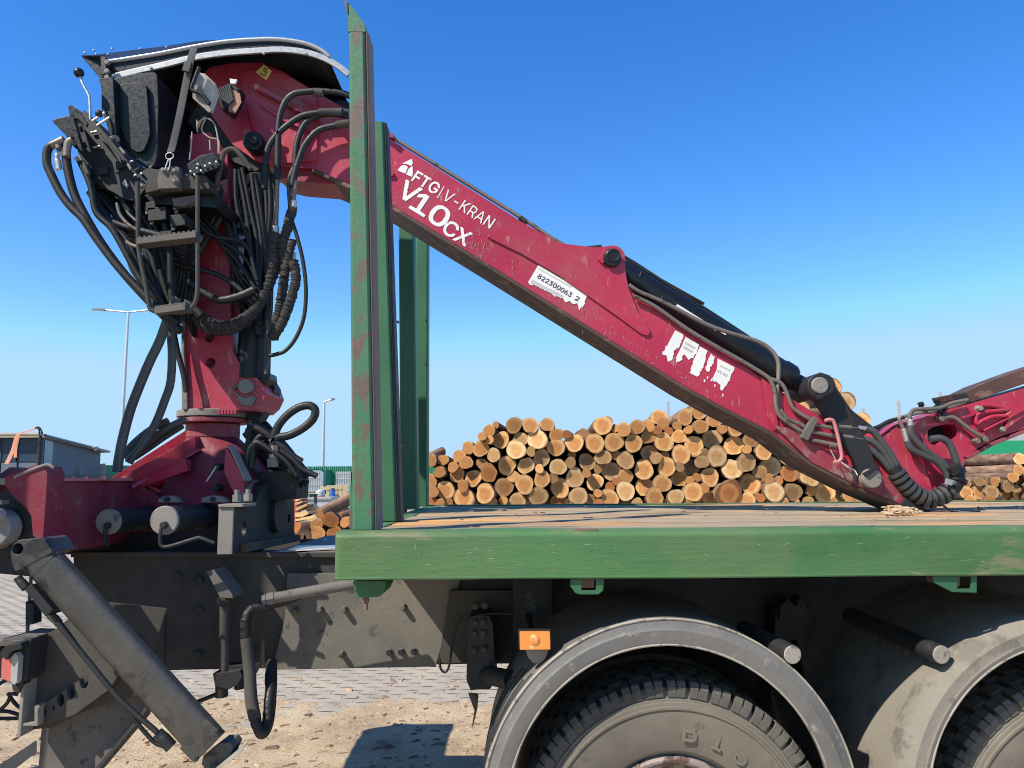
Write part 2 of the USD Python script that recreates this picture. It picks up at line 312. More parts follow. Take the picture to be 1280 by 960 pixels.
# ground
mat('dirt', {'g': ('geometry', {}), 'n': ('noise_texture', {'scale': 2.3, 'detail': 9.0, 'roughness': .65}),
             'r': ('rgb_ramp', {'ramp': [(.3, (.34, .245, .155)), (.52, (.53, .41, .265)), (.72, (.62, .50, .35))]}),
             'n2': ('noise_texture', {'scale': 38.0, 'detail': 6.0, 'roughness': .75}), 'r2': ('rgb_ramp', {'ramp': [(.30, (.5, .42, .36)), (.48, (1, 1, 1))]}),
             'x': ('mix', {'mix_type': 'multiply', 'fac': .85}), 'b': ('bump', {'strength': .8, 'distance': .03}),
             'p': ('principled_bsdf', {'roughness': .95, 'specular_ior_level': .15})},
    [('g.position', 'n.vector'), ('g.position', 'n2.vector'), ('n.fac', 'r.fac'), ('n2.fac', 'r2.fac'), ('r.color', 'x.color1'), ('r2.color', 'x.color2'), ('x.color', 'p.base_color'), ('n2.fac', 'b.height'), ('b.normal', 'p.normal')])
mat('joint_sand', {'g': ('geometry', {}), 'n': ('noise_texture', {'scale': 1.3, 'detail': 8.0, 'roughness': .65}),
             'r': ('rgb_ramp', {'ramp': [(.35, (.31, .27, .215)), (.65, (.43, .375, .30))]}),
             'n2': ('brick_texture', {'color1': (.9, .9, .9), 'color2': (1, 1, 1), 'mortar': (.75, .7, .65), 'scale': 2.5, 'mortar_size': .03}),
             'x': ('mix', {'mix_type': 'multiply', 'fac': .8}), 'p': ('principled_bsdf', {'roughness': .9})},
    [('g.position', 'n.vector'), ('g.position', 'n2.vector'), ('n.fac', 'r.fac'), ('r.color', 'x.color1'), ('n2.color', 'x.color2'), ('x.color', 'p.base_color')])
mat('paver_stone', {'g': ('geometry', {}), 'n': ('noise_texture', {'scale': 1.7, 'detail': 8.0, 'roughness': .7}),
             'r': ('rgb_ramp', {'ramp': [(.35, (.33, .29, .235)), (.55, (.42, .37, .30)), (.7, (.47, .39, .29))]}),
             'oi': ('geometry', {}), 'vm': ('map_range', {'to_min': .86, 'to_max': 1.1}), 'hv': ('hsv', {}),
             'p': ('principled_bsdf', {'roughness': .9, 'specular_ior_level': .2})},
    [('g.position', 'n.vector'), ('n.fac', 'r.fac'), ('oi.random_per_island', 'vm.value'), ('vm.result', 'hv.value'), ('r.color', 'hv.color'), ('hv.color', 'p.base_color')])
paint('chip_wood', (.32, .22, .13), (.5, .36, .22), rough=.95, bevel=0, scale=20)
paint('bark_chip', (.13, .08, .055), (.24, .15, .10), rough=.95, bevel=0, scale=20)

# ================================================================== the setting
def grid(x0, x1, y0, y1, nx, ny, zf):
    X, Y = np.meshgrid(np.linspace(x0, x1, nx), np.linspace(y0, y1, ny)); Z = zf(X, Y)
    V = np.stack([X, Y, Z], -1).reshape(-1, 3); i, j = np.meshgrid(np.arange(ny - 1), np.arange(nx - 1), indexing='ij')
    q = np.stack([i * nx + j, i * nx + j + 1, (i + 1) * nx + j + 1, (i + 1) * nx + j], -1).reshape(-1, 4)
    return trimesh.Trimesh(V, np.vstack([q[:, [0, 1, 2]], q[:, [0, 2, 3]]]), process=False)
obj('ground', bx(-900, 900, -900, 900, -.6, -.05), 'joint_sand', kind='structure', label='flat pale ground of the timber yard reaching the horizon')
def fb(x, y, s, seed): return meshkit.fbm(np.stack([x * s, y * s, x * 0 + .5], -1), 4, seed)
def dirt_z(x, y):
    edge = 6.45 + 1.1 * (fb(x, y * .5, .55, 3) - .5) + .35 * (fb(x, y, 2.2, 5) - .5) - .10 * (x + 1.5)
    t = np.clip((edge - y) / .55, -1.2, 1)
    return .022 * t + .05 * (fb(x, y, 1.6, 8) - .5) * np.clip(t + .3, 0, 1) + .016 * (fb(x, y, 9, 9) - .5) * np.clip(t + .6, .2, 1)
obj('dirt_yard', grid(-6, 5, .3, 7.6, 330, 220, dirt_z), 'dirt', smooth=True, kind='structure', label='sandy strip strewn with bark and wood crumbs under the truck')
# interlocking paving: wavy-edged concrete stones 0.225 x 0.1125 m
pav = obj('pavement', bx(-22, 22, 5.2, 34, -.045, .0042), 'joint_sand', kind='structure', label='pale interlocking concrete paving behind the truck')
def paver(cx, cy, w=.2215, d=.1085, seed=0):
    a, b = w / 2, d / 2; k = .007
    o = np.array([(-a, -b), (-a * .45, -b + k), (0, -b), (a * .45, -b - k), (a, -b), (a - k * .7, 0), (a, b), (a * .45, b - k), (0, b), (-a * .45, b + k), (-a, b), (-a - k * .7, 0)])
    r = random.Random(seed); z = .0066 + r.uniform(-.001, .0012); n = len(o); c = .004
    V = np.vstack([np.c_[o * [1 - c / a, 1 - c / b], np.full(n, z)], np.c_[o * .995, np.full(n, z - .004)], np.c_[o * .995, np.full(n, -.02)]]) + [cx, cy, 0]
    F = [[0, i, i + 1] for i in range(1, n - 1)]
    for L in (0, n):
        for i in range(n): j = (i + 1) % n; F += [[L + i, L + n + i, L + n + j], [L + i, L + n + j, L + j]]
    return trimesh.Trimesh(V, np.array(F), process=False)
seen, far = [], []
for j in range(0, 84):
    y = 5.3 + j * .1125
    for i in range(-52, 26):
        x = i * .225 + (j % 2) * .1125
        px = 640 + x * FPX / y; py = 603 + 1.69 * FPX / y
        if not (-60 < px < 700 and y < 14.5): continue
        if dirt_z(np.array([x]), np.array([y]))[0] > .03 and y < 6.0: continue
        show = (455 < px < 600 and 826 < py < 895) or (225 < px < 365 and 830 < py < 900)
        (seen if show else far).append((x, y, j * 97 + i))
seen.sort(key=lambda q: q[1])
far += seen[300:]
for x, y, s in seen[:300]: obj('paver', paver(x, y, seed=s), 'paver_stone', pav, smooth=False)
obj('paver_field', cat(*[paver(x, y, seed=s) for x, y, s in far]), 'paver_stone', pav, smooth=False, kind='stuff')
# bark and chips strewn on the sand
rng = random.Random(5)
def shard(c, l, w, h, rg):
    p = np.array([(-l, -w, 0), (l * .9, -w * .7, 0), (l, w * .6, 0), (-l * .8, w, 0), (-l * .7, -w * .4, h), (l * .6, -w * .3, h * .8), (l * .7, w * .4, h), (-l * .6, w * .5, h * .7)]) * .5
    p += np.array([[rg.uniform(-.1, .1) * l for _ in range(3)] for _ in range(8)]) * [1, .5, .2]
    a = rg.uniform(0, 6.28); R = np.array([[math.cos(a), -math.sin(a), 0], [math.sin(a), math.cos(a), 0], [0, 0, 1]])
    return hull(p @ R.T + c)
chips, barks = [], []
for k in range(1500):
    x = rng.uniform(-3.6, .4); y = rng.uniform(4.2, 7.0)
    z = max(dirt_z(np.array([x]), np.array([y]))[0], .002)
    l = rng.choice([.012, .018, .03, .03, .05]) * rng.uniform(.6, 1.5)
    if rng.random() < .06: l *= 2.4
    (chips if rng.random() < .5 else barks).append(shard((x, y, z), l, l * rng.uniform(.25, .7), l * rng.uniform(.15, .4), rng))
obj('wood_chips', cat(*chips), 'chip_wood', smooth=False, kind='stuff', label='pale wood chips strewn over the sand under the truck', category='wood chips')
obj('bark_crumbs', cat(*barks), 'bark_chip', smooth=False, kind='stuff', label='dark bark crumbs strewn over the sand under the truck', category='bark')

# ------------------------------------------------------------------ yard buildings and street furniture
def vbox(p0, p1, y0, y1, **k):
    a, b = at(*p0, y0), at(*p1, y0); return bx(min(a[0], b[0]), max(a[0], b[0]), y0, y1, min(a[2], b[2]), max(a[2], b[2]))
YB = 26.0
C0 = at(55, 544, YB); c = C0; sh = thing('site_office', (c[0], YB, 0), 'blue grey flat-roofed shed with pale panels below its windows left of the crane', 'building')
zr = C0[2]; W0, W1, W2 = np.array([-42.0, YB]), C0[:2], np.array([C0[0] - .384 * 13, YB + 13.0])
def wall(a, b, z0, z1, t=.15):
    d = (b - a) / np.linalg.norm(b - a); n = np.array([-d[1], d[0]]) * t
    return hull([(*p, z) for p in (a, b, a + n, b + n) for z in (z0, z1)])
obj('wall', wall(W0, W1 - [.16, 0], 0, zr - .1), 'shed_wall', sh, smooth=False)
obj('side_wall', wall(W1, W2, 0, zr - .1), 'shed_wall', sh, smooth=False)
dd = (W2 - W1) / 13.9; o3 = np.array([.02, -.01])
obj('corner_panel', wall(W1 + dd * .2 + o3, W1 + dd * 1.6 + o3, 0, zr - .15, .01), 'shed_glass', sh, smooth=False)
for i, (a, b) in enumerate(((-90, -40), (-34, 0), (3, 21), (25, 49))):
    p, q = at(a, 548, YB), at(b, 577, YB)
    f = obj('window', bx(p[0], q[0], YB - .04, YB - .002, q[2], p[2]), 'shed_glass', sh, smooth=False)
    for x in (p[0] - .06, q[0]): obj('frame', bx(x, x + .06, YB - .07, YB - .003, q[2], p[2]), 'shed_wall', f, smooth=False)
    p, q = at(a, 578.5, YB), at(b, 592, YB); obj('panel', bx(p[0], q[0], YB - .05, YB - .002, q[2], p[2]), 'shed_panel', sh, smooth=False)
R1, R2 = W1 + [.25, -.35], W2 + [.3, .3]
obj('roof', hull([(*p, z) for p in (W0 + [0, -.35], R1, R2, R2 - [25, 0]) for z in (zr - .09, zr + .02)]), 'shed_roof', sh, smooth=False)
obj('gutter', sweep(np.array([(*R1, zr - .03), (*R2, zr - .03)]), .05, 8), 'shed_glass', sh)
obj('roof_vent', cat(rod(at(119.5, 563, YB + 1), at(119.5, 558.5, YB + 1), .05), rod(at(119.5, 559.5, YB + 1), at(119.5, 558.5, YB + 1), .1)), 'shed_roof', sh)

# strap hanging over the post in front of the shed
def ribbon(P, w, t=.003):
    P = spline(P, 6); V, F = [], []
    for p in P: V += [p + [-w / 2, 0, 0], p + [w / 2, 0, 0], p + [w / 2, t, 0], p + [-w / 2, t, 0]]
    for i in range(len(P) - 1):
        for k in range(4): a, b = i * 4 + k, i * 4 + (k + 1) % 4; F += [[a, b, b + 4], [a, b + 4, a + 4]]
    return trimesh.Trimesh(np.array(V), np.array(F), process=False)
ys = 9.0
st = thing('lashing_strap', at(30, 560, ys), 'faded orange lashing strap hanging in front of the blue grey shed', 'strap')
obj('webbing', ribbon([at(8, 580, ys), at(16, 563, ys), at(21, 546, ys), at(27, 541, ys), at(36, 538.5, ys), at(45, 535, ys)], .05), 'strap_orange', st, smooth=True)
obj('webbing', ribbon([at(19, 572, ys + .05), at(20, 558, ys + .05), at(23.5, 543, ys + .05)], .035), 'strap_orange', st, smooth=True)
obj('hook', cat(hose_mesh([(44, 535), (48, 534), (51, 537), (53, 543)], ys, 1.1), hose_mesh([(47, 535), (49, 538), (49, 543)], ys, .9)), 'black_steel', st)
sp = thing('stake_pole', at(52, 545, ys + .1) * [1, 1, 0], 'dark upright pole the orange strap is hooked to at the left', 'pole')
obj('pole', rod(at(51, 542, ys + .1) * [1, 1, 0], at(51, 541, ys + .1), .02), 'black_steel', sp)
obj('cross_bar', rod(at(-30, 543, ys + .1), at(53, 543, ys + .1), .018), 'shed_roof', sp)

# green sheet fence, panel by panel
fe = thing('sheet_fence', (-14, 38, 0), 'long green corrugated sheet fence across the back of the yard', 'fence')
A, B = np.array([-20.9, 39.5]), np.array([-6.0, 92.0]); n = 22
for i in range(n):
    a = A + (B - A) * i / n; b = A + (B - A) * (i + 1) / n - (B - A) / n * .012
    m = 12; t = np.linspace(0, 1, 2 * m + 1); d = (b - a); nrm = np.array([d[1], -d[0]]) / np.hypot(*d)
    P = [a + d * s + nrm * (.035 if k % 2 else 0) for k, s in enumerate(t)]
    V = np.array([[p[0], p[1], z] for p in P for z in (.05, 2.62 + .02 * (i % 3))]); F = []
    for k in range(2 * m): F += [[2 * k, 2 * k + 2, 2 * k + 3], [2 * k, 2 * k + 3, 2 * k + 1]]
    obj('sheet', trimesh.Trimesh(V, np.array(F), process=False), 'fence_green', fe, smooth=False)
    obj('post', bx(a[0] - .05, a[0] + .05, a[1] - .05, a[1] + .05, 0, 2.7), 'hall_grey', fe, smooth=False)
# a second run parallel to the picture behind the tanks
fe2 = thing('sheet_fence', (-16, 62, 0), 'green sheet fence behind the caged tanks, beside the thin lamp post', 'fence')
for i in range(14):
    x0 = at(330, 600, 62)[0] + i * 1.3; z1 = at(400, 583, 62)[2]
    m = 16; V = np.array([[x0 + 1.28 * k / m, 62 - (.04 if k % 2 else 0), z] for k in range(m + 1) for z in (.05, z1)]); F = []
    for k in range(m): F += [[2 * k, 2 * k + 2, 2 * k + 3], [2 * k, 2 * k + 3, 2 * k + 1]]
    obj('sheet', trimesh.Trimesh(V, np.array(F), process=False), 'fence_green', fe2, smooth=False)
# dark green container roof left of the lamp
def lamp_post(px_top, py_top, y, arms, label, px_bot=None):
    p = at(px_top, py_top, y); t = thing('street_lamp', (p[0], y, 0), label, 'street lamp')
    k = y / 37.0
    obj('pole', sweep(np.array([[p[0], y, 0], [p[0], y, p[2] * .5], [p[0], y, p[2]]]), np.array([.09, .075, .055]) * k * 1.05, 10), 'galvanised', t)
    for (ax, ay) in arms:
        q = at(ax, ay, y); m = (p * .35 + q * .65)
        a = obj('arm', rod(p + [0, 0, -.03], m + [0, 0, 0], .045 * k, 8), 'galvanised', t)
        d = (q - m); d /= np.linalg.norm(d); w = np.array([0, 1, 0.]) * .12 * k; u = np.array([0, 0, .05 * k])
        obj('lamp_head', hull([m - w + u, m + w + u, m - w * .6 - u, m + w * .6 - u, q - w * .7 + u * .5, q + w * .7 + u * .5, q - w * .4 - u, q + w * .4 - u]), 'lamp_grey', t, smooth=False)
lamp_post(160.5, 389.5, 37.0, [(116, 386.5), (204, 386)], 'tall grey street lamp with two arms left of the crane column')
lamp_post(405.3, 502, 80.0, [(418.5, 498.5)], 'thin grey street lamp with one short arm seen between column and stake')

# grey-and-green hall on the right
YH = 55.0
a = at(1120, 560, YH); hl = thing('storage_hall', (a[0], YH, 0), 'long pale grey hall with a broad green band behind the right log pile', 'building')
x0, x1 = at(1196, 560, YH)[0], at(1420, 560, YH)[0]
zt, zg1, zg0, zw = at(1230, 522, YH)[2], at(1230, 551, YH)[2], at(1230, 568, YH)[2], at(1230, 578, YH)[2]
obj('wall', bx(x0, x1, YH, YH + 12, 0, zt), 'hall_grey', hl, smooth=False)
obj('green_band', bx(x0 - .03, x1, YH - .06, YH - .005, zg0, zg1), 'hall_green', hl, smooth=False)
obj('ledge', bx(x0 - .05, x1, YH - .25, YH - .006, zw - .12, zw), 'white_plastic', hl, smooth=False)
for k in range(9): obj('seam', bx(x0 + 2 + k * 3.2, x0 + 2.05 + k * 3.2, YH - .03, YH - .004, zg1 + .01, zt), 'galvanised', hl, smooth=False)
# blue machine beside the hall
yb = 16.0; p = at(1212, 590, yb)
bm = thing('log_loader', (p[0], yb, 0), 'blue steel machine frame half hidden behind the right log pile', 'machine')
obj('frame', cat(vbox((1203, 581), (1217, 585), yb, yb + .3), vbox((1207, 577), (1213, 581), yb, yb + .3), vbox((1214, 585), (1217, 600), yb, yb + .08), vbox((1203, 585), (1206, 600), yb, yb + .08), vbox((1196, 583), (1203, 586), yb, yb + .2)), 'blue_paint', bm, smooth=False)
obj('leg', rod(at(1206, 586, yb), at(1206, 586, yb) * [1, 1, 0], .06), 'blue_paint', bm)
obj('brace', rod(at(1203, 586, yb - .05), at(1212, 594, yb - .05), .025), 'galvanised', bm)
obj('lever', rod(at(1210, 578, yb), at(1211, 570, yb), .02), 'galvanised', bm)
# low dark trailer seen under the hall's ledge
p = at(1240, 585, 30); dk = thing('flatbed_trailer', (p[0], 30, 0), 'low dark trailer parked between the hall and the right log pile', 'trailer')
obj('bed', vbox((1216, 579.5), (1300, 584), 30, 33), 'black_steel', dk, smooth=False)
obj('headboard', vbox((1216, 583), (1300, 592), 30.02, 30.2), 'shed_glass', dk, smooth=False)
for px in (1232, 1262, 1292): obj('wheel', disc(px, 598, 30.05, 30.4, 13), 'tyre_rubber', dk)

# caged tanks, crates, drum: small things in the yard at the left
def caged_tank(pa, pb, y, label):
    a, b = at(*pa, y), at(*pb, y); t = thing('caged_tank', (a[0], y, 0), label, 'tank')
    z0 = max(b[2], 0.15); w = b[0] - a[0]
    obj('bottle', bx(a[0] + .05, b[0] - .05, y + .05, y + w, z0 - .4, a[2] - .04), 'white_plastic', t, smooth=False)
    for k in range(7): x = a[0] + w * k / 6; obj('cage_bar', bx(x - .018, x + .018, y - .02, y + .02, z0 - .4, a[2]), 'galvanised', t, smooth=False)
    for k in range(4): z = z0 - .4 + (a[2] - z0 + .4) * k / 3.02; obj('cage_rail', bx(a[0] - .02, b[0] + .02, y - .045, y - .022, z - .02, z + .02), 'galvanised', t, smooth=False)
    obj('pallet', bx(a[0] - .03, b[0] + .03, y, y + w, z0 - .55, z0 - .42), 'pallet_wood', t, smooth=False)
    for x in (a[0], b[0] - .1): obj('stand_leg', bx(x, x + .1, y + .1, y + .2, 0, z0 - .55), 'galvanised', t, smooth=False)
caged_tank((384, 588.5), (401, 605), 44, 'white caged liquid tank left of the thin lamp post')
caged_tank((420.5, 590), (438, 605), 44, 'white caged liquid tank beside the nearest green stake')
yc = 30.0
def crate(pa, pb, y, label):
    a, b = at(*pa, y), at(*pb, y); t = thing('wooden_crate', (a[0], y, 0), label, 'crate'); w = b[0] - a[0]
    for x in (a[0], b[0] - .08): obj('post', bx(x, x + .08, y, y + .08, 0, a[2]), 'pallet_wood', t, smooth=False)
    for k in range(5): z = a[2] - .04 - k * (a[2] - .1) / 5; obj('slat', bx(a[0] - .01, b[0] + .01, y - .03, y - .002, z - .13, z), 'pallet_wood', t, smooth=False)
    obj('back', bx(a[0], b[0], y + .9, y + .93, 0, a[2]), 'pallet_wood', t, smooth=False)
    return t
crate((401, 607), (411, 620), yc, 'pale slatted crate behind the grey and red drum')
crate((410, 606.5), (421, 620), yc + .3, 'pale slatted crate with the blue barrel in front of it')
crate((421, 606), (428, 620), yc + .6, 'narrow pale slatted crate nearest the green stake')
yd = 24.0
p = at(416, 620, yd); t = thing('blue_barrel', (p[0], yd, 0), 'small blue barrel in front of the pale crates', 'barrel')
a, b = at(413, 611, yd), at(419, 620, yd); r = (b[0] - a[0]) / 2; cx = (a[0] + b[0]) / 2
obj('body', trimesh.creation.revolve(np.array([(0, 0), (r, 0), (r * 1.05, a[2] * .3), (r, a[2] * .34), (r, a[2] * .66), (r * 1.05, a[2] * .7), (r, a[2] - .03), (0, a[2] - .03)]), sections=20).apply_translation([cx, yd, 0]), 'blue_paint', t)
obj('lid', trimesh.creation.cylinder(r * .8, .05, sections=20).apply_translation([cx, yd, a[2] - .01]), 'black_steel', t)
p = at(400, 625, 18); t = thing('drum', (p[0], 18, 0), 'rounded grey drum with a red lower band beyond the left logs', 'drum')
a, b = at(395, 612, 18), at(406, 625, 18); r = (b[0] - a[0]) / 2; cx = (a[0] + b[0]) / 2; zb = at(400, 619, 18)[2]
obj('body', trimesh.creation.revolve(np.array([(r, 0), (r, zb - .01)]), sections=24).apply_translation([cx, 18, 0]), 'red_thing', t)
obj('cap', trimesh.creation.revolve(np.array([(r * 1.02, zb - .01), (r, zb + .08), (r * .85, a[2] - .03), (r * .5, a[2]), (0, a[2] + .01)]), sections=24).apply_translation([cx, 18, 0]), 'hall_grey', t)
p = at(372, 617, 15); t = thing('red_drum', (p[0], 15, 0), 'dark red drum at the edge of the hose tangle', 'drum')
a, b = at(366, 611, 15), at(377, 622, 15); r = (b[0] - a[0]) / 2
obj('body', trimesh.creation.revolve(np.array([(0, 0), (r, 0), (r, a[2]), (r * .9, a[2] + .02), (0, a[2] + .02)]), sections=24).apply_translation([(a[0] + b[0]) / 2, 15, 0]), 'red_thing', t)
p = at(395, 628, 14); t = thing('steel_trough', (p[0], 14, 0), 'grey steel trough on legs behind the left log pile', 'trough')
a, b = at(384, 623, 14), at(412, 634, 14)
obj('body', cat(bx(a[0], b[0], 14, 14.6, b[2], a[2] - .02)), 'galvanised', t, smooth=False)
obj('rim', bx(a[0] - .03, b[0] + .03, 13.97, 14.63, a[2] - .02, a[2] + .015), 'lamp_grey', t, smooth=False)
for px in (387, 394, 409): q = at(px, 634, 14.1); obj('leg', bx(q[0] - .03, q[0] + .03, 14.05, 14.12, 0, q[2]), 'black_steel', t, smooth=False)
p = at(394, 622, 13); t = thing('steel_post', (p[0], 13, 0), 'short dark steel post standing behind the left log pile', 'post')
obj('post', bx(p[0] - .02, p[0] + .02, 13, 13.05, 0, at(394, 619, 13)[2]), 'black_steel', t, smooth=False)
obj('cap', bx(p[0] - .03, p[0] + .03, 12.99, 13.06, at(394, 619, 13)[2], at(394, 617.5, 13)[2]), 'black_steel', t, smooth=False)

# bare steel stakes of timber bunks beyond the piles
for px, py, y, lab in ((835.5, 502, 14, 'grey steel stake rising behind the middle of the long log pile'), (1068, 517, 17, 'short grey steel stake just right of the lone top log'), (1079.5, 510, 14, 'grey steel stake between the boom tip and the jib'),
                       (1123.5, 501, 14, 'grey steel stake above the hoses at the jib joint'), (1176, 490, 14, 'grey steel stake above the valve block on the jib')):
    p = at(px, py, y); t = thing('bunk_stake', (p[0], y, 0), lab, 'stake', 'steel stakes of the timber bunks')
    obj('upright', bx(p[0] - .024, p[0] + .024, y, y + .06, 0, p[2]), 'galvanised', t, smooth=False)
    obj('foot', bx(p[0] - .12, p[0] + .12, y - .06, y + .12, 0, .02), 'galvanised', t, smooth=False)

# ------------------------------------------------------------------ logs
LOGS = []        # (px, py, radius px, distance, cut, yaw, pitch, length, shape)
z5 = '''75,382,31,o 135,380,29,o 118,440,30,o 72,485,34,o 145,530,48,o 240,568,54,o 205,455,38,o 185,415,28,o 215,360,33,o 250,393,34,o 285,472,44,o 262,318,32,o
325,322,42,o 330,400,30,g 345,547,50,o 365,445,46,r 388,355,35,p 365,233,32,o 398,205,18,o 425,280,43,o 490,205,42,o 572,207,42,o 655,203,37,o 520,280,40,g 605,275,54,p 500,328,50,p 703,255,37,o
700,318,45,o 455,405,48,o 550,407,43,p 628,370,44,g 710,415,43,p 443,512,51,o 542,502,49,o 630,475,43,o 720,520,50,o 795,468,50,p 505,585,43,g 612,560,48,g 812,560,46,g 770,598,34,p 793,295,47,o 855,390,44,g
893,295,51,o 935,205,51,o 895,490,43,o 970,572,46,o 935,365,41,g 990,290,50,o 975,435,50,g 1048,380,46,g 1050,460,36,o 1088,295,47,o 1105,215,39,o 1160,265,35,o 1168,350,47,g 1140,428,51,o 1048,535,48,p 1140,512,46,o
1195,565,48,o 1215,165,40,o 1240,290,50,o 1237,196,32,o 1105,595,28,p 75,590,32,r 235,510,30,o 690,470,26,g 380,590,26,p 770,395,30,g 870,580,30,g'''
z6 = '''285,292,50,- 355,262,37,o 465,212,37,o 430,310,52,o 365,353,49,o 295,415,47,o 357,473,41,o 415,415,45,g 425,540,51,o 340,565,41,p 272,498,46,o 520,275,51,g 630,308,51,o 545,362,55,p 620,425,53,p 715,275,43,o
693,392,49,g 780,335,44,o 510,465,47,o 710,500,55,o 605,545,70,r 520,577,46,o 695,583,42,o 812,412,51,p 893,362,44,p 905,445,47,r 830,537,54,p 925,540,47,g 1010,465,49,p 1085,545,57,o 1165,550,42,g 530,180,38,o 452,135,44,o 640,215,46,o
385,165,42,o 985,400,34,o 1000,590,30,p 1150,475,34,g 1210,560,36,o 1060,470,30,g 760,440,34,g 240,370,30,g 470,390,34,g'''
rl = random.Random(11)
for zx, zy, r, c in [q.split(',') for q in z5.split()]: LOGS.append([520 + float(zx) / 4, 480 + float(zy) / 4, float(r) / 4, c])
for zx, zy, r, c in [q.split(',') for q in z6.split()]:
    if c != '-': LOGS.append([760 + float(zx) / 4, 480 + float(zy) / 4, float(r) / 4, c])
LOGS += [[1057, 503, 14.2, 'p'], [1040, 485, 13.5, 'o'], [960, 505, 12, 'o'], [1000, 512, 12, 'o'], [1075, 527, 12.5, 'o'], [1010, 540, 12, 'o']]
TOPS = {796: (6, 0), 781: (7, 0), 823: (6, 0), 829: (6, 0), 876: (5, 0), 892: (5, 0), 873: (4, 0), 856: (4, 0), 920: (4, 0)}
def log(px, py, rpx, y, cut, yaw, pitch, length, label, group, seed, squash=1.0):
    r = random.Random(seed); R = px2m(rpx, y); o = at(px, py, y); n = 22
    t = np.arange(n) / n * 2 * math.pi
    ph = [r.uniform(0, 6.28) for _ in range(4)]
    shp = 1 + .07 * np.cos(2 * t + ph[0]) + .045 * np.cos(3 * t + ph[1]) + .02 * np.cos(5 * t + ph[2]) + .012 * np.cos(9 * t + ph[3])
    if cut == 'r' or r.random() < .2: shp *= 1 - .16 * np.exp(-((np.mod(t - ph[0], 6.283) - 3.1) / .35) ** 2)
    st = np.array([0, .012, .2, .5, .9, 1.0]) * length; V, F = [], []
    tilt = r.uniform(-.18, .18), r.uniform(-.15, .15)
    bend = r.uniform(-.05, .05), r.uniform(-.04, .04)
    for i, s in enumerate(st):
        q = R * (1 - .10 * s / length) * shp * (1.0 if i else .965) + (r.uniform(-.004, .004) if i > 1 else 0)
        x, z = q * np.cos(t), q * np.sin(t) * squash
        yy = s + (x * tilt[0] + z * tilt[1] if i < 2 else x * 0)
        V.append(np.stack([x + bend[0] * (s / length) ** 2, yy, z + bend[1] * (s / length) ** 2], 1))
    k = len(st); V = np.vstack(V)
    for i in range(k - 1):
        for j in range(n): a, b = i * n + j, i * n + (j + 1) % n; F += [[a, b, b + n], [a, b + n, a + n]]
    bark = trimesh.Trimesh(V.copy(), np.array(F)[:, ::-1], process=False)
    E = V[:n] * [1, 1, 1]; mid = E * [.5, .5, .5] + [0, -.002, 0]; cpt = np.array([[0, -.003, 0]]); VV = np.vstack([E - [0, .0015, 0], mid, cpt]); FF = []
    for j in range(n): q = (j + 1) % n; FF += [[j, q, n + q], [j, n + q, n + j], [n + j, n + q, 2 * n]]
    end = trimesh.Trimesh(VV, np.array(FF), process=False)
    B = V[(k - 1) * n:]; back = trimesh.Trimesh(np.vstack([B, B.mean(0)]), np.array([[(j + 1) % n, j, n] for j in range(n)]), process=False)
    T = thing('log', o, label, 'log', group, rot=(pitch, 0, yaw))
    obj('bark', bark, 'bark', T, smooth=50, local=True)
    obj('cut_end', end, {'o': 'cut_orange', 'p': 'cut_pale', 'r': 'cut_red', 'g': 'cut_grey'}[cut], T, smooth=False, local=True)
    obj('far_end', back, 'cut_grey', T, smooth=False, local=True)
ORD = ['first', 'second', 'third', 'fourth', 'fifth', 'sixth', 'seventh', 'eighth', 'ninth', 'tenth', 'eleventh', 'twelfth', 'thirteenth', 'fourteenth', 'fifteenth', 'sixteenth', 'seventeenth', 'eighteenth', 'nineteenth', 'twentieth', 'twenty-first', 'twenty-second', 'twenty-third', 'twenty-fourth', 'twenty-fifth', 'twenty-sixth', 'twenty-seventh', 'twenty-eighth', 'twenty-ninth', 'thirtieth']
_t = ['', '', 'twenty', 'thirty', 'forty', 'fifty']
ORD = ORD[:20] + [(_t[n // 10] + '-' + ORD[n % 10 - 1]) if n % 10 else _t[n // 10][:-1] + 'ieth' for n in range(21, 60)]
TONE = {'o': 'orange-tan', 'p': 'pale yellow', 'r': 'reddish', 'g': 'grey-brown'}
def size_word(r): return 'thick' if r > 12.2 else 'slim' if r < 9.2 else 'medium'
def top_line(px): return np.interp(px, [530, 560, 600, 640, 690, 740, 760, 800, 860, 900, 1000, 1080], [565, 562, 525, 522, 530, 520, 520, 515, 505, 505, 490, 495])
# smaller logs wedged in the gaps
rgp = random.Random(77)
for _ in range(14000):
    px, py = rgp.uniform(536, 1085), rgp.uniform(530, 630); r = rgp.uniform(5.5, 9)
    if py - r < top_line(px) + 9: continue
    if all(math.hypot(px - q[0], py - q[1]) > .80 * (r + q[2]) for q in LOGS): LOGS.append([px, py, r, rgp.choice('ooogpr')])
rows = {}
for L in LOGS:
    f = (630 - L[1]) / 22.5; rows.setdefault(int(max(0, min(5, f))), []).append(L)
ROWN = ['bottom', 'second-lowest', 'third-lowest', 'fourth-lowest', 'fifth-lowest', 'topmost']
for b in sorted(rows):
    for i, L in enumerate(sorted(rows[b], key=lambda q: q[0])):
        px, py, r, c = L
        yaw, pit = rl.uniform(-9, 1), rl.uniform(-2, .5)
        for tx, (a, e) in TOPS.items():
            if abs(px - tx) < 1.5 and py < 545: yaw, pit = -a, e
        dist = 8.8 + rl.uniform(-.075, .075) + (.05 if c == 'g' else 0) + max(0, (540 - py)) * .004
        log(px, py, r * 1.0, dist, c, yaw, pit, rl.uniform(3.6, 4.2), f'{size_word(r)} log, {TONE[c]} end, {ORD[i]} from left in {ROWN[b]} row of long pile', 'logs of the long pile', int(px * 7 + py * 13))
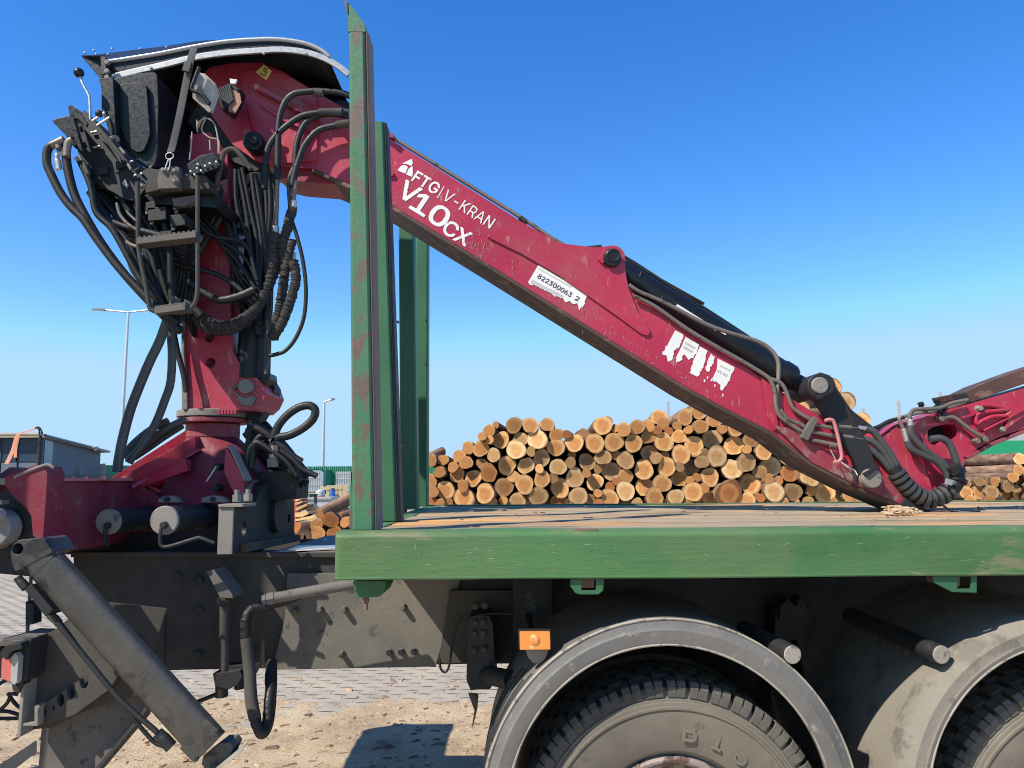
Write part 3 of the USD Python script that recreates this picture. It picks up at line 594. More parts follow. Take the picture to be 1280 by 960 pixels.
# hidden lower courses carry the pile
low = []
for j in range(6):
    for i in range(30):
        X0, X1 = at(470, 600, 9)[0], at(1110, 600, 9)[0]
        x = X0 + (X1 - X0) * (i + .5 * (j % 2)) / 30; z = .12 + j * .185
        if z + .11 < at(700, 632, 9.0)[2]: low.append(rod([x, 9.05, z], [x, 12.9, z], .105, 12))
for j in range(6, 13):
    for i in range(34):
        x = at(530, 600, 9.3)[0] + (at(1090, 600, 9.3)[0] - at(530, 600, 9.3)[0]) * (i + .5 * (j % 2)) / 34; z = .12 + j * .172
        ppx = 640 + x * FPX / 9.3
        if z + .22 < at(ppx, float(top_line(ppx)), 9.3)[2]: low.append(rod([x, 9.25, z], [x + .2, 12.0, z - .08], .1, 12))
obj('log_stack_base', cat(*low), 'bark', smooth=40, kind='stuff', label='lower courses of the long log pile hidden behind the truck bed', category='logs')
# right pile, farther off
yr = 12.0; RP = []
for i, (zx, zy, r, c, yaw) in enumerate([(780, 692, 42, 'o', 40), (702, 765, 50, 'o', 30), (880, 668, 38, 'o', 32), (938, 658, 38, 'o', 20), (978, 607, 40, 'o', 30), (988, 527, 42, 'p', 30), (1000, 692, 42, 'o', 15), (852, 735, 38, 'o', 12), (900, 792, 52, 'o', 8), (992, 775, 48, 'o', 5),
                                         (775, 822, 38, 'r', 5), (812, 690, 34, 'o', 25), (905, 720, 42, 'g', 5), (790, 760, 46, 'g', 5), (700, 690, 34, 'g', 36), (1060, 640, 42, 'o', 10), (1070, 570, 42, 'p', 20), (1080, 720, 44, 'o', 5), (1075, 800, 44, 'o', 5), (850, 845, 36, 'g', 5), (940, 838, 36, 'p', 5), (640, 820, 40, 'o', 45), (600, 700, 40, 'g', 40), (610, 765, 44, 'o', 40), (720, 830, 34, 'g', 10), (960, 740, 30, 'g', 5), (830, 790, 30, 'g', 5)]):
    px, py = 1100 + zx / 5.644, 480 + zy / 5.644; r /= 5.644
    RP.append((px, py, r, c, yaw, i))
rrow = {}
for q in RP: rrow.setdefault('top' if q[1] < 590 else 'upper' if q[1] < 605 else 'middle' if q[1] < 616 else 'lowest', []).append(q)
for row, qs in rrow.items():
    for k, (px, py, r, c, yaw, i) in enumerate(sorted(qs)):
        log(px, py, r, yr + rl.uniform(-.15, .15), c, -6 - yaw * .1, 0, 2.6, f'{size_word(r * 1.4)} barky log, {TONE[c]} end, {ORD[k]} from left in {row} row of right pile', 'logs of the right pile', 900 + i)
# left pile, between the hose tangle and the stake
yl = 8.7
for i, (zx, zy, r, c, yaw, pit, ln, lab) in enumerate([(425, 722, 80, 'r', 8, 0, 2.5, 'thick log with reddish cracked end, right of centre in the left pile'), (290, 770, 62, 'o', 15, 0, 2.5, 'log with square tan end below the barky slanting log'), (95, 790, 58, 'r', -48, 0, 1.6, 'short dark-barked log with salmon end at the far left of the left pile'),
                                                       (295, 848, 72, 'o', 4, 0, 2.5, 'wide tan log end at the bottom of the left pile'), (462, 845, 72, 'r', 4, 0, 2.5, 'orange log end at the bottom right of the left pile'), (575, 740, 55, 'o', -6, 0, 2.5, 'log end cut off by the nearest green stake'),
                                                       (325, 660, 62, 'o', -42, 22, 2.0, 'barky slanting log with an angled tan end lying on top of the left pile'), (520, 690, 50, 'g', -45, 12, 1.6, 'barky log lying behind the reddish cracked log end'), (380, 800, 34, 'g', 5, 0, 2.5, 'grey-brown log end wedged between the two bottom log ends')]):
    log(360 + zx / 8, 560 + zy / 8, r / 8, yl + (.35 if c == 'g' else 0) + rl.uniform(-.05, .05), c, yaw, pit, ln, lab, 'logs of the left pile', 700 + i)
low = []
X0, X1 = at(366, 600, 9)[0], at(450, 600, 9)[0]
for j in range(6):
    for i in range(5): x = X0 + (X1 - X0) * (i + .5 * (j % 2)) / 4.6; low.append(rod([x, 8.95, .1 + j * .19], [x, 11.2, .1 + j * .19], .1, 12))
obj('log_stack_base', cat(*low), 'bark', smooth=40, kind='stuff', label='lower courses of the left log pile hidden behind the chassis', category='logs')
# split firewood on the left pile
for i, (pts, yy) in enumerate([([(70, 550), (135, 530), (140, 545), (75, 572)], 9.3), ([(75, 600), (185, 560), (192, 575), (80, 628)], 9.2), ([(150, 590), (200, 560), (258, 630), (240, 640), (178, 612)], 9.4), ([(72, 690), (72, 650), (190, 632), (205, 655), (150, 685)], 9.0),
                              ([(72, 735), (72, 712), (270, 672), (275, 700)], 8.95), ([(70, 520), (110, 498), (132, 512), (80, 535)], 9.6), ([(180, 720), (290, 680), (300, 712), (215, 740)], 8.9)]):
    pp = [(360 + x / 8, 560 + z / 8) for x, z in pts]
    c0 = np.mean([at(*q, yy) for q in pp], axis=0)
    t = thing('split_billet', c0, ['pale split billet lying highest but one at the left', 'long pale split billet sloping across the firewood heap', 'split billet leaning against the heap beside the steel post', 'short yellow round-edged billet low on the heap', 'thin yellow slab lying under the yellow billet', 'small dark-edged billet on the very top of the heap', 'broken pale slab in front of the slanting log'][i], 'firewood', 'firewood heap at the left')
    m = prism(pp, yy, yy + .35); rough_up(m, .006, 9, i)
    obj('wood', m, 'split_wood', t, smooth=False)
    obj('bark', prism([(x, z + 1.0) for x, z in pp], yy + .012, yy + .33), 'bark', t, smooth=False)

# unseen trailer added left of the frame to shade the crane's foot and chassis
T0 = np.array([-2.34, 2.32, 0]); tf, tsd = np.array([-.57, .82, 0]), np.array([-.82, -.57, 0])
TL = thing('log_trailer', T0, 'unseen timber trailer with a narrow log stack, added to shade the crane foot', 'trailer')
def tp(a, b, z): return T0 + tf * a + tsd * b + [0, 0, z]
obj('bed', hull([tp(a, b, z) for a in (-.1, 2.3) for b in (.05, 5) for z in (1.12, 1.25)]), 'chassis_steel', TL)
for b in (.5, 3.4):
    for a in (-.01, .53): obj('stake', rod(tp(a, b, 1.2), tp(a, b, 3.6), .045, 8), 'green_post', TL)
rq = random.Random(2)
for j in range(13):
    for i in range(2):
        a = .06 + i * .205 + (j % 2) * .1; z = 1.36 + j * .182; s_ = rq.uniform(-.12, .05)
        obj('log', rod(tp(a, -s_, z), tp(a, 4.0 - s_, z), .1, 12), 'bark', TL)
for b in (1.2, 3.6):
    for a in (.15, 2.05): obj('wheel', rod(tp(a - .14, b, .48), tp(a + .14, b, .48), .48, 28), 'tyre_rubber', TL)
obj('drawbar', rod(tp(1.1, .1, 1.0), np.array([-2.6, 3.9, .9]), .06), 'chassis_steel', TL)

# ================================================================== the truck
Y0, YF = 2.40, 5.0                      # near and far edge of the bed
BED = at(640, 663.5, Y0)[2]             # top of the bed
c = at(840, 1048, Y0)
TR = thing('timber_truck', (c[0], 3.7, 0), 'dirty timber truck with green-edged wooden flatbed, tall green stakes and grey mudguards', 'truck')
zt = BED; zb = at(640, 724.5, Y0)[2]; xa = at(418, 700, Y0)[0]; xb = 3.4
# green side beam: rounded top edge, small dents
def side_beam(y, d, sgn, seed):
    prof = [(d, zb), (0, zb), (-.003, zb + .004), (0, zb + .012), (0, zt - .022), (.004, zt - .012), (.012, zt - .005), (.03, zt), (d, zt)]
    xs = np.r_[xa, xa + .006, np.linspace(xa + .012, xb, 220)]; V, F = [], []
    for i, x in enumerate(xs):
        for k, (yy, z) in enumerate(prof):
            e = .006 * max(0, 1 - i / 2) if k in (1, 2, 3, 4, 5) else 0
            n1 = meshkit.fbm(np.array([[x * 3.1, z * 7, seed]]), 3, seed)[0] - .5; n2 = meshkit.fbm(np.array([[x * 1.3, 5, seed]]), 3, seed + 3)[0] - .5
            dent = (.009 * n1 + .006 * n2) if 1 <= k <= 6 else 0; dz = .007 * n2 + (.004 * n1 if k >= 5 else 0)
            V.append((x, y + sgn * (yy + e + dent), z + dz))
    n = len(prof); V = np.array(V)
    for i in range(len(xs) - 1):
        for k in range(n): a, b = i * n + k, i * n + (k + 1) % n; F += [[a, b, b + n], [a, b + n, a + n]] if sgn > 0 else [[a, b + n, b], [a, a + n, b + n]]
    cap = list(range(n))
    F += [[0, k + 1, k] for k in range(1, n - 1)] if sgn > 0 else [[0, k, k + 1] for k in range(1, n - 1)]
    return trimesh.Trimesh(V, np.array(F), process=False)
obj('side_beam', side_beam(Y0, .11, 1, 4), 'green_beam', TR, smooth=40)
obj('side_beam', side_beam(YF, .11, -1, 9), 'green_beam', TR, smooth=40)
obj('end_beam', bx(xa + .004, xa + .09, Y0 + .112, YF - .112, zb + .01, zt - .004), 'green_beam', TR)
# boards along the bed, each a little warped
nb = 12; yw = (YF - Y0 - .226) / nb
for k in range(nb):
    y0 = Y0 + .113 + k * yw; xs = np.linspace(xa + .095, xb, 60)
    rg = random.Random(k); ph, am = rg.uniform(0, 6), rg.uniform(.001, .003); V, F = [], []
    for x in xs:
        z = zt - .004 + am * math.sin(x * 2.1 + ph) + .0022 * math.sin(x * 5.7 + 2 * ph) + rg.uniform(-.0006, .0006) - .002 * (k % 2)
        V += [(x, y0 + .002, z - .003), (x, y0 + .006, z), (x, y0 + yw - .006, z), (x, y0 + yw - .002, z - .003), (x, y0 + yw - .002, z - .04), (x, y0 + .002, z - .04)]
    for i in range(59):
        for q in range(6): a, b = i * 6 + q, i * 6 + (q + 1) % 6; F += [[a, b, b + 6], [a, b + 6, a + 6]]
    obj('deck_board', trimesh.Trimesh(np.array(V), np.array(F)[:, ::-1], process=False), 'deck_wood', TR, smooth=30)
for k in range(7): x = xa + .3 + k * .55; obj('cross_member', bx(x, x + .08, Y0 + .13, YF - .13, zb + .02, zt - .055), 'black_steel', TR)
# recess plate in the top edge
p = at(732, 662, Y0 + .02); obj('edge_socket', bx(p[0] - .035, p[0] + .035, Y0 + .015, Y0 + .05, zt - .004, zt + .003), 'rust_edge', TR)
# lugs below the beam
for (a, b, pts, hole) in ((0, 0, [(713, 724), (713, 733), (719, 741), (724, 743), (748, 743), (754, 738), (755, 724)], [(727, 724.5), (745, 724.5), (745, 738), (727, 738)]),
                          (0, 0, [(1166, 720), (1167, 728), (1190, 740), (1221, 741), (1221, 720)], [(1197, 721), (1214, 721), (1214, 736), (1197, 736)])):
    l = obj('beam_lug', prism(pts, Y0 + .012, Y0 + .02, holes=[hole]), 'green_post', TR)
    obj('socket', prism(hole, Y0 + .08, Y0 + .2, ref=Y0 + .02), 'rust_edge', l)
obj('twist_lock', prism([(441, 726), (482, 726), (482, 735), (478, 743), (472, 746.5), (444, 746.5)], Y0 + .14, Y0 + .30, ref=Y0 + .14, soft=.004), 'green_post', TR)
obj('lock_bolt', cat(rod(at(457.5, 745, Y0 + .2), at(457.5, 753, Y0 + .2), .011, 6), rod(at(457.5, 752, Y0 + .2), at(457.5, 762, Y0 + .2), .0065)), 'rust_edge', TR)

# four stakes of the front bunk
def stake(name_mat, bot, top, y, w, d, cut, y_lean=0.0, label=None):
    """bent-plate stake: bot, top = left and right edge at foot and head"""
    (bx0, bx1, by), (tx0, tx1, ty) = bot, top
    B0, B1, T0, T1 = at(bx0, by, y), at(bx1, by, y), at(tx0, ty, y + y_lean), at(tx1, ty, y + y_lean)
    ch = .008; V = []
    for (a, b, yy) in ((B0, B1, y), (T0, T1, y + y_lean)):
        for x, q in ((a[0], yy + ch), (a[0] + ch, yy), (b[0] - ch, yy), (b[0], yy + ch), (b[0], yy + d), (a[0], yy + d)): V.append((x, q, a[2]))
    V = np.array(V)
    if cut: V[8][2] -= cut; V[9][2] -= cut * 1.15; V[10][2] -= cut * 1.15
    F = [[0, 2, 1], [0, 3, 2], [0, 4, 3], [0, 5, 4], [6, 7, 8], [6, 8, 9], [6, 9, 10], [6, 10, 11]]
    for k in range(6): j = (k + 1) % 6; F += [[k, j, j + 6], [k, j + 6, k + 6]]
    return trimesh.Trimesh(V, np.array(F), process=False)
y1 = Y0 + .06
s1 = obj('stake', stake('g', (440, 468, 662.5), (435.5, 456, 40), y1, 0, .10, 0), 'green_stake', TR, smooth=False, label='rusty worn green stake nearest the camera with a slanted tip')
obj('edge_strip', stake('r', (467.6, 472.5, 662.5), (456.2, 460.5, 40), y1 + .004, 0, .095, 0), 'rust_edge', s1, smooth=False)
a, b = at(435, 39, y1), at(457, 39, y1); t0 = at(434, 2, y1); ttip = at(441, 9, y1); tr = at(456, 30, y1)
obj('tip', hull([a + [0, .003, 0], b + [0, .003, 0], t0 + [0, .003, 0], ttip + [0, .003, 0], tr + [0, .003, 0], a + [0, .09, 0], b + [0, .09, 0], t0 + [.0, .05, 0], ttip + [0, .09, 0], tr + [0, .09, 0]]), 'green_stake', s1)
obj('tip_hook', hull([at(430, 1, y1), at(434, 1.5, y1), at(433, 14, y1), at(435, 18, y1), at(430, 1, y1 + .06), at(434, 1.5, y1 + .06), at(433, 14, y1 + .06), at(435, 18, y1 + .06)]), 'rust_edge', s1)
obj('foot_plate', prism([(436, 590), (440, 640), (441, 662), (434, 662), (434, 630)], y1 + .03, y1 + .08, ref=y1), 'green_stake', s1)
y2 = 3.05
s2 = obj('stake', stake('g', (473, 496, 651.5), (466.5, 479.5, 152), y2, 0, .09, 0), 'green_post', TR, smooth=False, label='plain green stake close behind the rusty one')
obj('edge_strip', stake('r', (496, 501, 651.5), (479.5, 482.8, 153), y2 + .003, 0, .088, 0), 'black_steel', s2, smooth=False)
y3 = 4.36
obj('stake', stake('g', (500.5, 522, 637), (498, 517, 268), y3, 0, .1, 0), 'green_post', TR, smooth=False, label='broad dark green stake on the far side of the crane boom')
y4 = 4.85
obj('stake', stake('g', (520, 534, 633.5), (520, 535, 296), y4, 0, .1, 0), 'green_post', TR, smooth=False, label='narrow green stake on the far edge of the bed')
for px, py, yy in ((497, 402, y2), (503, 558, y2), (533, 400, y4), (533, 455, y4)): obj('stud', disc(px, py, yy - .012, yy + .003, 1.6, 10), 'black_steel', TR)

# ---------------- chassis
yR = 3.27                                  # near face of the frame rail
rail = prism([(92, 694), (640, 694), (700, 700), (700, 829), (575, 830), (330, 835), (200, 838), (196, 828), (92, 815)], yR, yR + .012)
obj('frame_rail', cat(rail, prism([(92, 690), (700, 690), (700, 696), (92, 696)], yR - .02, yR + .09, ref=yR), prism([(200, 831), (560, 826), (560, 830), (200, 836)], yR + .014, yR + .09, ref=yR)), 'chassis_steel', TR)
obj('frame_rail', bx(at(92, 700, yR)[0], xb, yR + .86, yR + .88, at(300, 833, yR)[2], at(300, 694, yR)[2]), 'chassis_steel', TR)
for k in range(5): x = at(150 + 130 * k, 700, yR)[0]; obj('frame_crossmember', bx(x, x + .06, yR + .013, yR + .858, at(300, 815, yR)[2], at(300, 715, yR)[2]), 'chassis_steel', TR)
pl = obj('mounting_plate', prism([(361, 716), (578, 716), (545, 832), (340, 836), (345, 822), (358, 770)], yR - .018, yR - .002, ref=yR), 'plate_dusty', TR)
for px, py in ((371, 763), (401, 761), (431, 761), (504.5, 758), (487, 814.5), (502, 814), (517.5, 813.5), (428, 817)): obj('bolt', hexbolt(px, py, yR - .018, 3.6, .032), 'dusty_grey', pl)
obj('rail_patch', prism([(207, 765), (206, 838), (183, 830), (150, 760)], yR - .012, yR - .001, ref=yR), 'chassis_steel', TR)
for px, py in ((250, 725), (250, 762), (248, 818), (190, 800), (186, 770), (223, 720)): obj('bolt', hexbolt(px, py, yR, 5, .014), 'chassis_steel', TR)
# far box, seen below the boom between rail and wheel
obj('spring_hanger', prism([(585, 775), (590, 770), (611, 770), (616, 780), (620, 850), (612, 862), (588, 862), (583, 850)], 3.0, 3.2), 'black_steel', TR)
for px, py in ((594, 778), (604, 777), (593, 792), (604, 791), (593, 813), (605, 811), (594, 757), (606, 756)): obj('bolt', hexbolt(px, py, 2.999, 4, .012), 'chassis_steel', TR)
obj('hanger_plate', prism([(562, 738), (642, 738), (642, 829), (548, 829)], 3.22, 3.25), 'chassis_steel', TR)
obj('upright', prism([(641, 722), (690, 722), (690, 800), (660, 829), (641, 829)], 3.1, 3.2), 'black_steel', TR)
obj('axle_rod', rod(at(600, 842, 3.06), at(640, 850, 2.85), .034), 'black_steel', TR)
obj('hanging_strip', prism([(585, 866), (598, 867), (597, 885), (591, 909), (590, 908), (593, 888)], 3.05, 3.054), 'hose_rubber', TR)
obj('brake_line', hose_mesh([(584, 766), (573, 778), (566, 800), (562, 830), (557, 840), (551, 836), (549, 822)], 3.1, 1.5), 'hose_rubber', TR)
obj('brake_line', hose_mesh([(595, 770), (612, 767), (630, 767), (650, 769)], 3.0, 1.3), 'hose_rubber', TR)
# air pipe with a coupling pointing left, and its shadowed loop below
pp = obj('air_pipe', sweep(np.array([at(340, 748, 3.05), at(390, 739, 3.05), at(450, 728.5, 3.05)]), px2m(6.6, 3.05), 14), 'dusty_grey', TR)
obj('union', cat(sweep(np.array([at(334.5, 748.8, 3.05), at(344, 747.2, 3.05)]), px2m(8, 3.05), 6), sweep(np.array([at(329, 749.8, 3.05), at(333.5, 749, 3.05)]), px2m(6.6, 3.05), 6)), 'dusty_grey', pp)
obj('air_hose', hose_mesh([(375, 744, 3.2), (335, 757, 3.15), (315, 762, 3.12), (307, 776, 3.1), (308, 800, 3.1), (312, 840, 3.08), (314, 875, 3.05), (319, 900, 3.03), (327, 915, 3.03), (334, 902, 3.06), (337, 870, 3.1), (338, 830, 3.2)], 3.1, 6.2, rough=.06), 'hose_rubber', TR)
obj('hose_sleeve', hose_mesh([(308, 798, 3.1), (312, 838, 3.08), (314, 873, 3.05), (319, 899, 3.03)], 3.1, 7.3), 'chassis_steel', TR)
obj('air_hose', hose_mesh([(321, 905, 3.06), (327, 917, 3.06), (335, 905, 3.09), (339, 872, 3.12), (340, 826, 3.2)], 3.1, 6.6), 'hose_rubber', TR)
vv = obj('brake_valve', cat(prism([(266, 842), (300, 838), (303, 846), (296, 856), (286, 862), (269, 858)], 3.12, 3.2), rod(at(277, 856, 3.15), at(277, 871, 3.15), .024), rod(at(299, 848, 3.15), at(299, 861, 3.15), .019), prism([(283, 832), (322, 832), (315, 846), (300, 850), (284, 846)], 3.14, 3.2)), 'black_steel', TR)
obj('line', hose_mesh([(275, 866), (258, 873), (242, 879)], 3.15, 2.6), 'hose_rubber', vv)
cyl = obj('support_tube', rod(at(281, 752, 3.15), at(281, 842, 3.15), px2m(6, 3.15)), 'chassis_steel', TR)
obj('socket', prism([(258, 714), (268, 712), (269, 714.5), (290, 742), (291, 748), (275, 747)], 3.08, 3.2), 'dusty_grey', cyl)
obj('collar', rod(at(281, 747, 3.14), at(281, 754, 3.14), px2m(8, 3.14)), 'chassis_steel', cyl)

# marker lamp
ml = obj('marker_lamp', prism([(649.5, 790), (687.5, 790), (688, 812), (650, 812.5)], Y0 + .06, Y0 + .085, ref=Y0 + .06, soft=.003), 'orange_lens', TR)
obj('lamp_case', prism([(648, 788.5), (689, 788.5), (689.5, 813.8), (648.5, 814)], Y0 + .075, Y0 + .105, ref=Y0 + .06, soft=.003), 'black_steel', ml)
pb = at(668, 800, Y0 + .06); bulb = trimesh.creation.icosphere(2, .0165); bulb.apply_scale([1, .35, 1]); bulb.apply_translation(pb)
obj('bulb_lens', bulb, 'orange_lens', ml)
obj('lamp_bracket', prism([(657, 813), (686, 813), (682, 824), (676, 830), (667, 830), (660, 823)], Y0 + .09, Y0 + .096, ref=Y0 + .08), 'dusty_steel', TR)
obj('lamp_arm', rod(at(672, 822, Y0 + .11), at(660, 770, 3.1), .012), 'black_steel', TR)

# ---------------- wheels
WHEEL_Y = 2.53
_cx, _cz, WR = circle([(842, 849.5), (667.5, 960), (1016.6, 960)], WHEEL_Y + .012)
C1 = np.array([_cx, WHEEL_Y, _cz]); DX = at(842 + 528, 1000, WHEEL_Y)[0] - at(842, 1000, WHEEL_Y)[0]
RIM = circle([(847, 948), (792, 960), (892, 960)], WHEEL_Y + .01)
RIM = C1[2] - (RIM[1] - RIM[2]) if False else (RIM[1] + RIM[2]) - C1[2]       # height of the rim's edge above the axle
def tyre(cx, cz, y):
    R = WR; s = R / .508; k_ = RIM / .296
    prof = [(.300, .035), (.315, .010), (.345, -.002), (.385, -.008), (.418, -.006), (.4195, -.0105), (.427, -.0105), (.4285, -.004), (.440, -.002), (.4415, .002), (.4500, .003), (.4515, .0085), (.472, .012), (.482, .020), (.484, .06), (.484, .27), (.478, .30), (.42, .325), (.34, .32), (.30, .29)]
    carc = lathe([((RIM + (r - .296) / (.42 - .296) * (.42 * s - RIM)) if r < .42 else r * s, y + d) for r, d in prof], cx, cz, 0, 360, 120)
    blocks = []; N = 41; rg = random.Random(3)
    for k in range(N):
        a = 2 * math.pi * k / N
        def P(r, ang, d): return (cx + r * s * math.cos(a + ang), y + d, cz + r * s * math.sin(a + ang))
        h = math.pi / N; w = h * .80; w2 = h * .74
        # shoulder lug: chamfered outer face running down the shoulder, split by a short sipe
        for sg in (-1, 1):
            e0, e1 = (-w, -.006) if sg < 0 else (.006, w)
            blocks.append(hull([P(.455, e0, .003), P(.455, e1, .003), P(.487, e0, .001), P(.487, e1, .001), P(.505, e0 * .97, .012), P(.505, e1 * .97, .012), P(.508, e0 * .95, .065), P(.508, e1 * .95, .065), P(.47, e0, .07), P(.47, e1, .07)]))
        blocks.append(hull([P(.455, -.008, .004), P(.455, .008, .004), P(.480, -.008, .002), P(.480, .008, .002), P(.495, -.008, .016), P(.495, .008, .016), P(.506, -.008, .065), P(.506, .008, .065), P(.47, -.008, .07), P(.47, .008, .07)]))
        for (q0, q1, off) in ((.078, .150, h), (.160, .232, 0)):
            blocks.append(hull([P(rr, off + e, d) for rr, f in ((.475, 1.0), (.508, .92)) for e in (-w2 * f, w2 * f) for d in (q0 + (1 - f) * .02, q1 - (1 - f) * .02)]))
        blocks.append(hull([P(.47, -w + h, .242), P(.47, w + h, .242), P(.507, -w + h, .245), P(.507, w + h, .245), P(.505, -w + h, .295), P(.505, w + h, .295), P(.46, -w + h, .305), P(.46, w + h, .305)]))
    return carc, blocks, s
LET_R = at(862, 912, WHEEL_Y)[2] - C1[2]
def letters(text, ang0, step, r_px, h_m, cx, cz, y):
    out = []
    for i, ch in enumerate(text):
        m = meshkit.text_mesh(ch, h_m, .0011, bold=True); b = m.bounds; m.apply_translation([-(b[0][0] + b[1][0]) / 2, -h_m / 2, 0])
        v = m.vertices; a = math.radians(ang0 + step[i]); rr = LET_R; ca, sa = math.cos(a), math.sin(a)
        X, Z = v[:, 0] * 1.05, v[:, 1] + rr
        m = trimesh.Trimesh(np.stack([cx + X * ca + Z * sa, np.full(len(v), y) - v[:, 2], cz - X * sa + Z * ca], 1), m.faces, process=False); out.append(m)
    return cat(*out)
for w, cx in enumerate((C1[0], C1[0] + DX)):
    carc, blocks, s = tyre(cx, C1[2], WHEEL_Y)
    side = carc
    W = obj('wheel', carc, 'tyre_side', TR, smooth=35, label='front dusty tyre of the pair with raised lettering' if w == 0 else 'rear tyre of the pair, cut by the picture edge')
    obj('tread', cat(*blocks), 'tyre_rubber', W, smooth=20)
    obj('rim', lathe([(q * RIM / .294, WHEEL_Y + d) for q, d in ((.02, .12), (.15, .13), (.19, .09), (.25, .085), (.262, .05), (.268, .022), (.279, .008), (.290, .006), (.296, .018), (.300, .04))], cx, C1[2], 0, 360, 90), 'rim_rust', W)
    obj('hub', lathe([(0, WHEEL_Y + .02), (.09, WHEEL_Y + .02), (.11, WHEEL_Y + .04), (.11, WHEEL_Y + .13)], cx, C1[2], 0, 360, 30), 'black_steel', W)
    for k in range(10): a = k * math.pi / 5; obj('wheel_nut', lathe([(0, WHEEL_Y + .07), (.014, WHEEL_Y + .07), (.017, WHEEL_Y + .075), (.017, WHEEL_Y + .12)], cx + .165 * math.cos(a), C1[2] + .165 * math.sin(a), 0, 360, 6), 'dusty_grey', W)
    if w == 0:
        for ch, an in zip('BIS', (9, 24.3, 38.5)): obj('raised_letter', letters(ch, 0, [an], 0, .060, cx, C1[2], WHEEL_Y - .0062), 'tyre_side', W, smooth=False)
    obj('inner_tyre', lathe([(q * s, WHEEL_Y + .34 + d) for q, d in ((.30, .035), (.345, 0), (.42, 0), (.472, .01), (.508, .03), (.508, .27), (.47, .30), (.30, .29))], cx, C1[2], 0, 360, 60), 'tyre_rubber', W)
    obj('brake_drum', rod([cx, WHEEL_Y + .12, C1[2]], [cx, WHEEL_Y + .72, C1[2]], .3, 30), 'black_steel', W)
    far_w = obj('wheel', lathe([(q * s, YF - .13 - d) for q, d in ((.30, .035), (.345, 0), (.42, 0), (.472, .01), (.508, .03), (.508, .27), (.47, .30), (.30, .29))], cx, C1[2], 0, 360, 60), 'tyre_rubber', TR, label='tyre on the far side, dark under the bed')
    obj('axle', rod([cx, WHEEL_Y + .2, C1[2]], [cx, YF - .3, C1[2]], .07), 'black_steel', TR)
# ---------------- mudguards
GY = Y0 + .045
def guard(cx_px, name_mat, label, soft):
    gx, gz, R = circle([(836, 772.5), (607, 960), (1069, 960)], GY); r = R - (at(838, 772.5, GY)[2] - at(838, 808, GY)[2]); m = (R + r) / 2
    c = np.array([gx + (at(cx_px, 1000, GY)[0] - at(838, 1000, GY)[0]), GY, gz])
    if not soft: prof = [(r + .002, GY + .030), (r, GY + .012), (r + .004, GY + .004), (r + .018, GY), (m + .006, GY - .002), (m + .014, GY + .004), (R - .012, GY + .006), (R - .003, GY + .010), (R, GY + .022), (R - .002, GY + .05), (R - .006, GY + .66), (R - .012, GY + .66), (R - .012, GY + .05), (r + .006, GY + .034)]
    else: prof = [(r + .002, GY + .030), (r, GY + .012), (r + .006, GY + .004), (r + .02, GY), (r + .026, GY + .004), (m + .01, GY + .004), (R - .022, GY + .016), (R - .006, GY + .034), (R, GY + .06), (R + .002, GY + .10), (R + .002, GY + .70), (R - .006, GY + .70), (R - .010, GY + .06), (r + .006, GY + .034)]
    g = obj('mudguard', lathe(prof, c[0], c[2], -8, 188, 130), name_mat, TR, smooth=35, label=label)
    for rr, nm in ((r + .004, 'inner_lip'),) + (((R - .004, 'outer_lip'),) if not soft else ()):
        t = np.radians(np.linspace(-8, 188, 130)); n = meshkit.noise(np.stack([t * 6, t * 0, t * 0 + rr], 1))
        obj(nm, sweep(np.stack([c[0] + rr * np.cos(t), np.full(len(t), GY + .006 if nm == 'inner_lip' else GY + .008), c[2] + rr * np.sin(t)], 1), .0042 + .003 * (n - .5), 8), 'guard_edge', g)
    if not soft:
        for a0, a1, d in ((140, 168, .10), (138, 172, .18), (140, 176, .26), (146, 180, .34), (136, 160, .05)):
            t = np.radians(np.linspace(a0, a1, 12)); obj('rib', sweep(np.stack([c[0] + (R - .002) * np.cos(t), np.full(12, GY + d), c[2] + (R - .002) * np.sin(t)], 1), .006, 6), 'black_steel', g)
        obj('mud_flap', hull([(c[0] - R - .006, GY + .10, c[2] - .02), (c[0] - R - .03, GY + .10, c[2] - .5), (c[0] - R - .006, GY + .5, c[2] - .02), (c[0] - R - .03, GY + .5, c[2] - .5), (c[0] - R + .002, GY + .10, c[2] - .02), (c[0] - R - .02, GY + .10, c[2] - .5), (c[0] - R + .002, GY + .5, c[2] - .02)]), 'guard_edge', g)
    return c, R
gc, gR = guard(838, 'mudguard_black', 'black scuffed mudguard over the front tyre of the pair', False)
guard(838 + 528, 'mudguard_dust', 'dust-covered mudguard over the rear tyre of the pair', True)
# mudguard tubes
for (a, b, r, y) in (((990, 818, GY + .0), (930, 786, 2.75), 11.5, GY), ((1176, 818, GY + .02), (1062, 769, 2.95), 11.5, GY + .02)):
    P, Q = at(a[0], a[1], a[2]), at(b[0], b[1], b[2]); t = obj('guard_tube', rod(P, Q, px2m(r, y), 20), 'black_steel', TR)
    d = (Q - P) / np.linalg.norm(Q - P); obj('end_plug', rod(P - d * .006, P + d * .055, px2m(r, y) * .93, 20), 'guard_edge', t)
    if a[0] > 1100:
        for f in (.35, .6): m = P + (Q - P) * f; obj('clip', cat(bx(m[0] - .01, m[0] + .01, m[1] - .01, m[1] + .01, m[2] - .05, m[2])), 'chassis_steel', t)
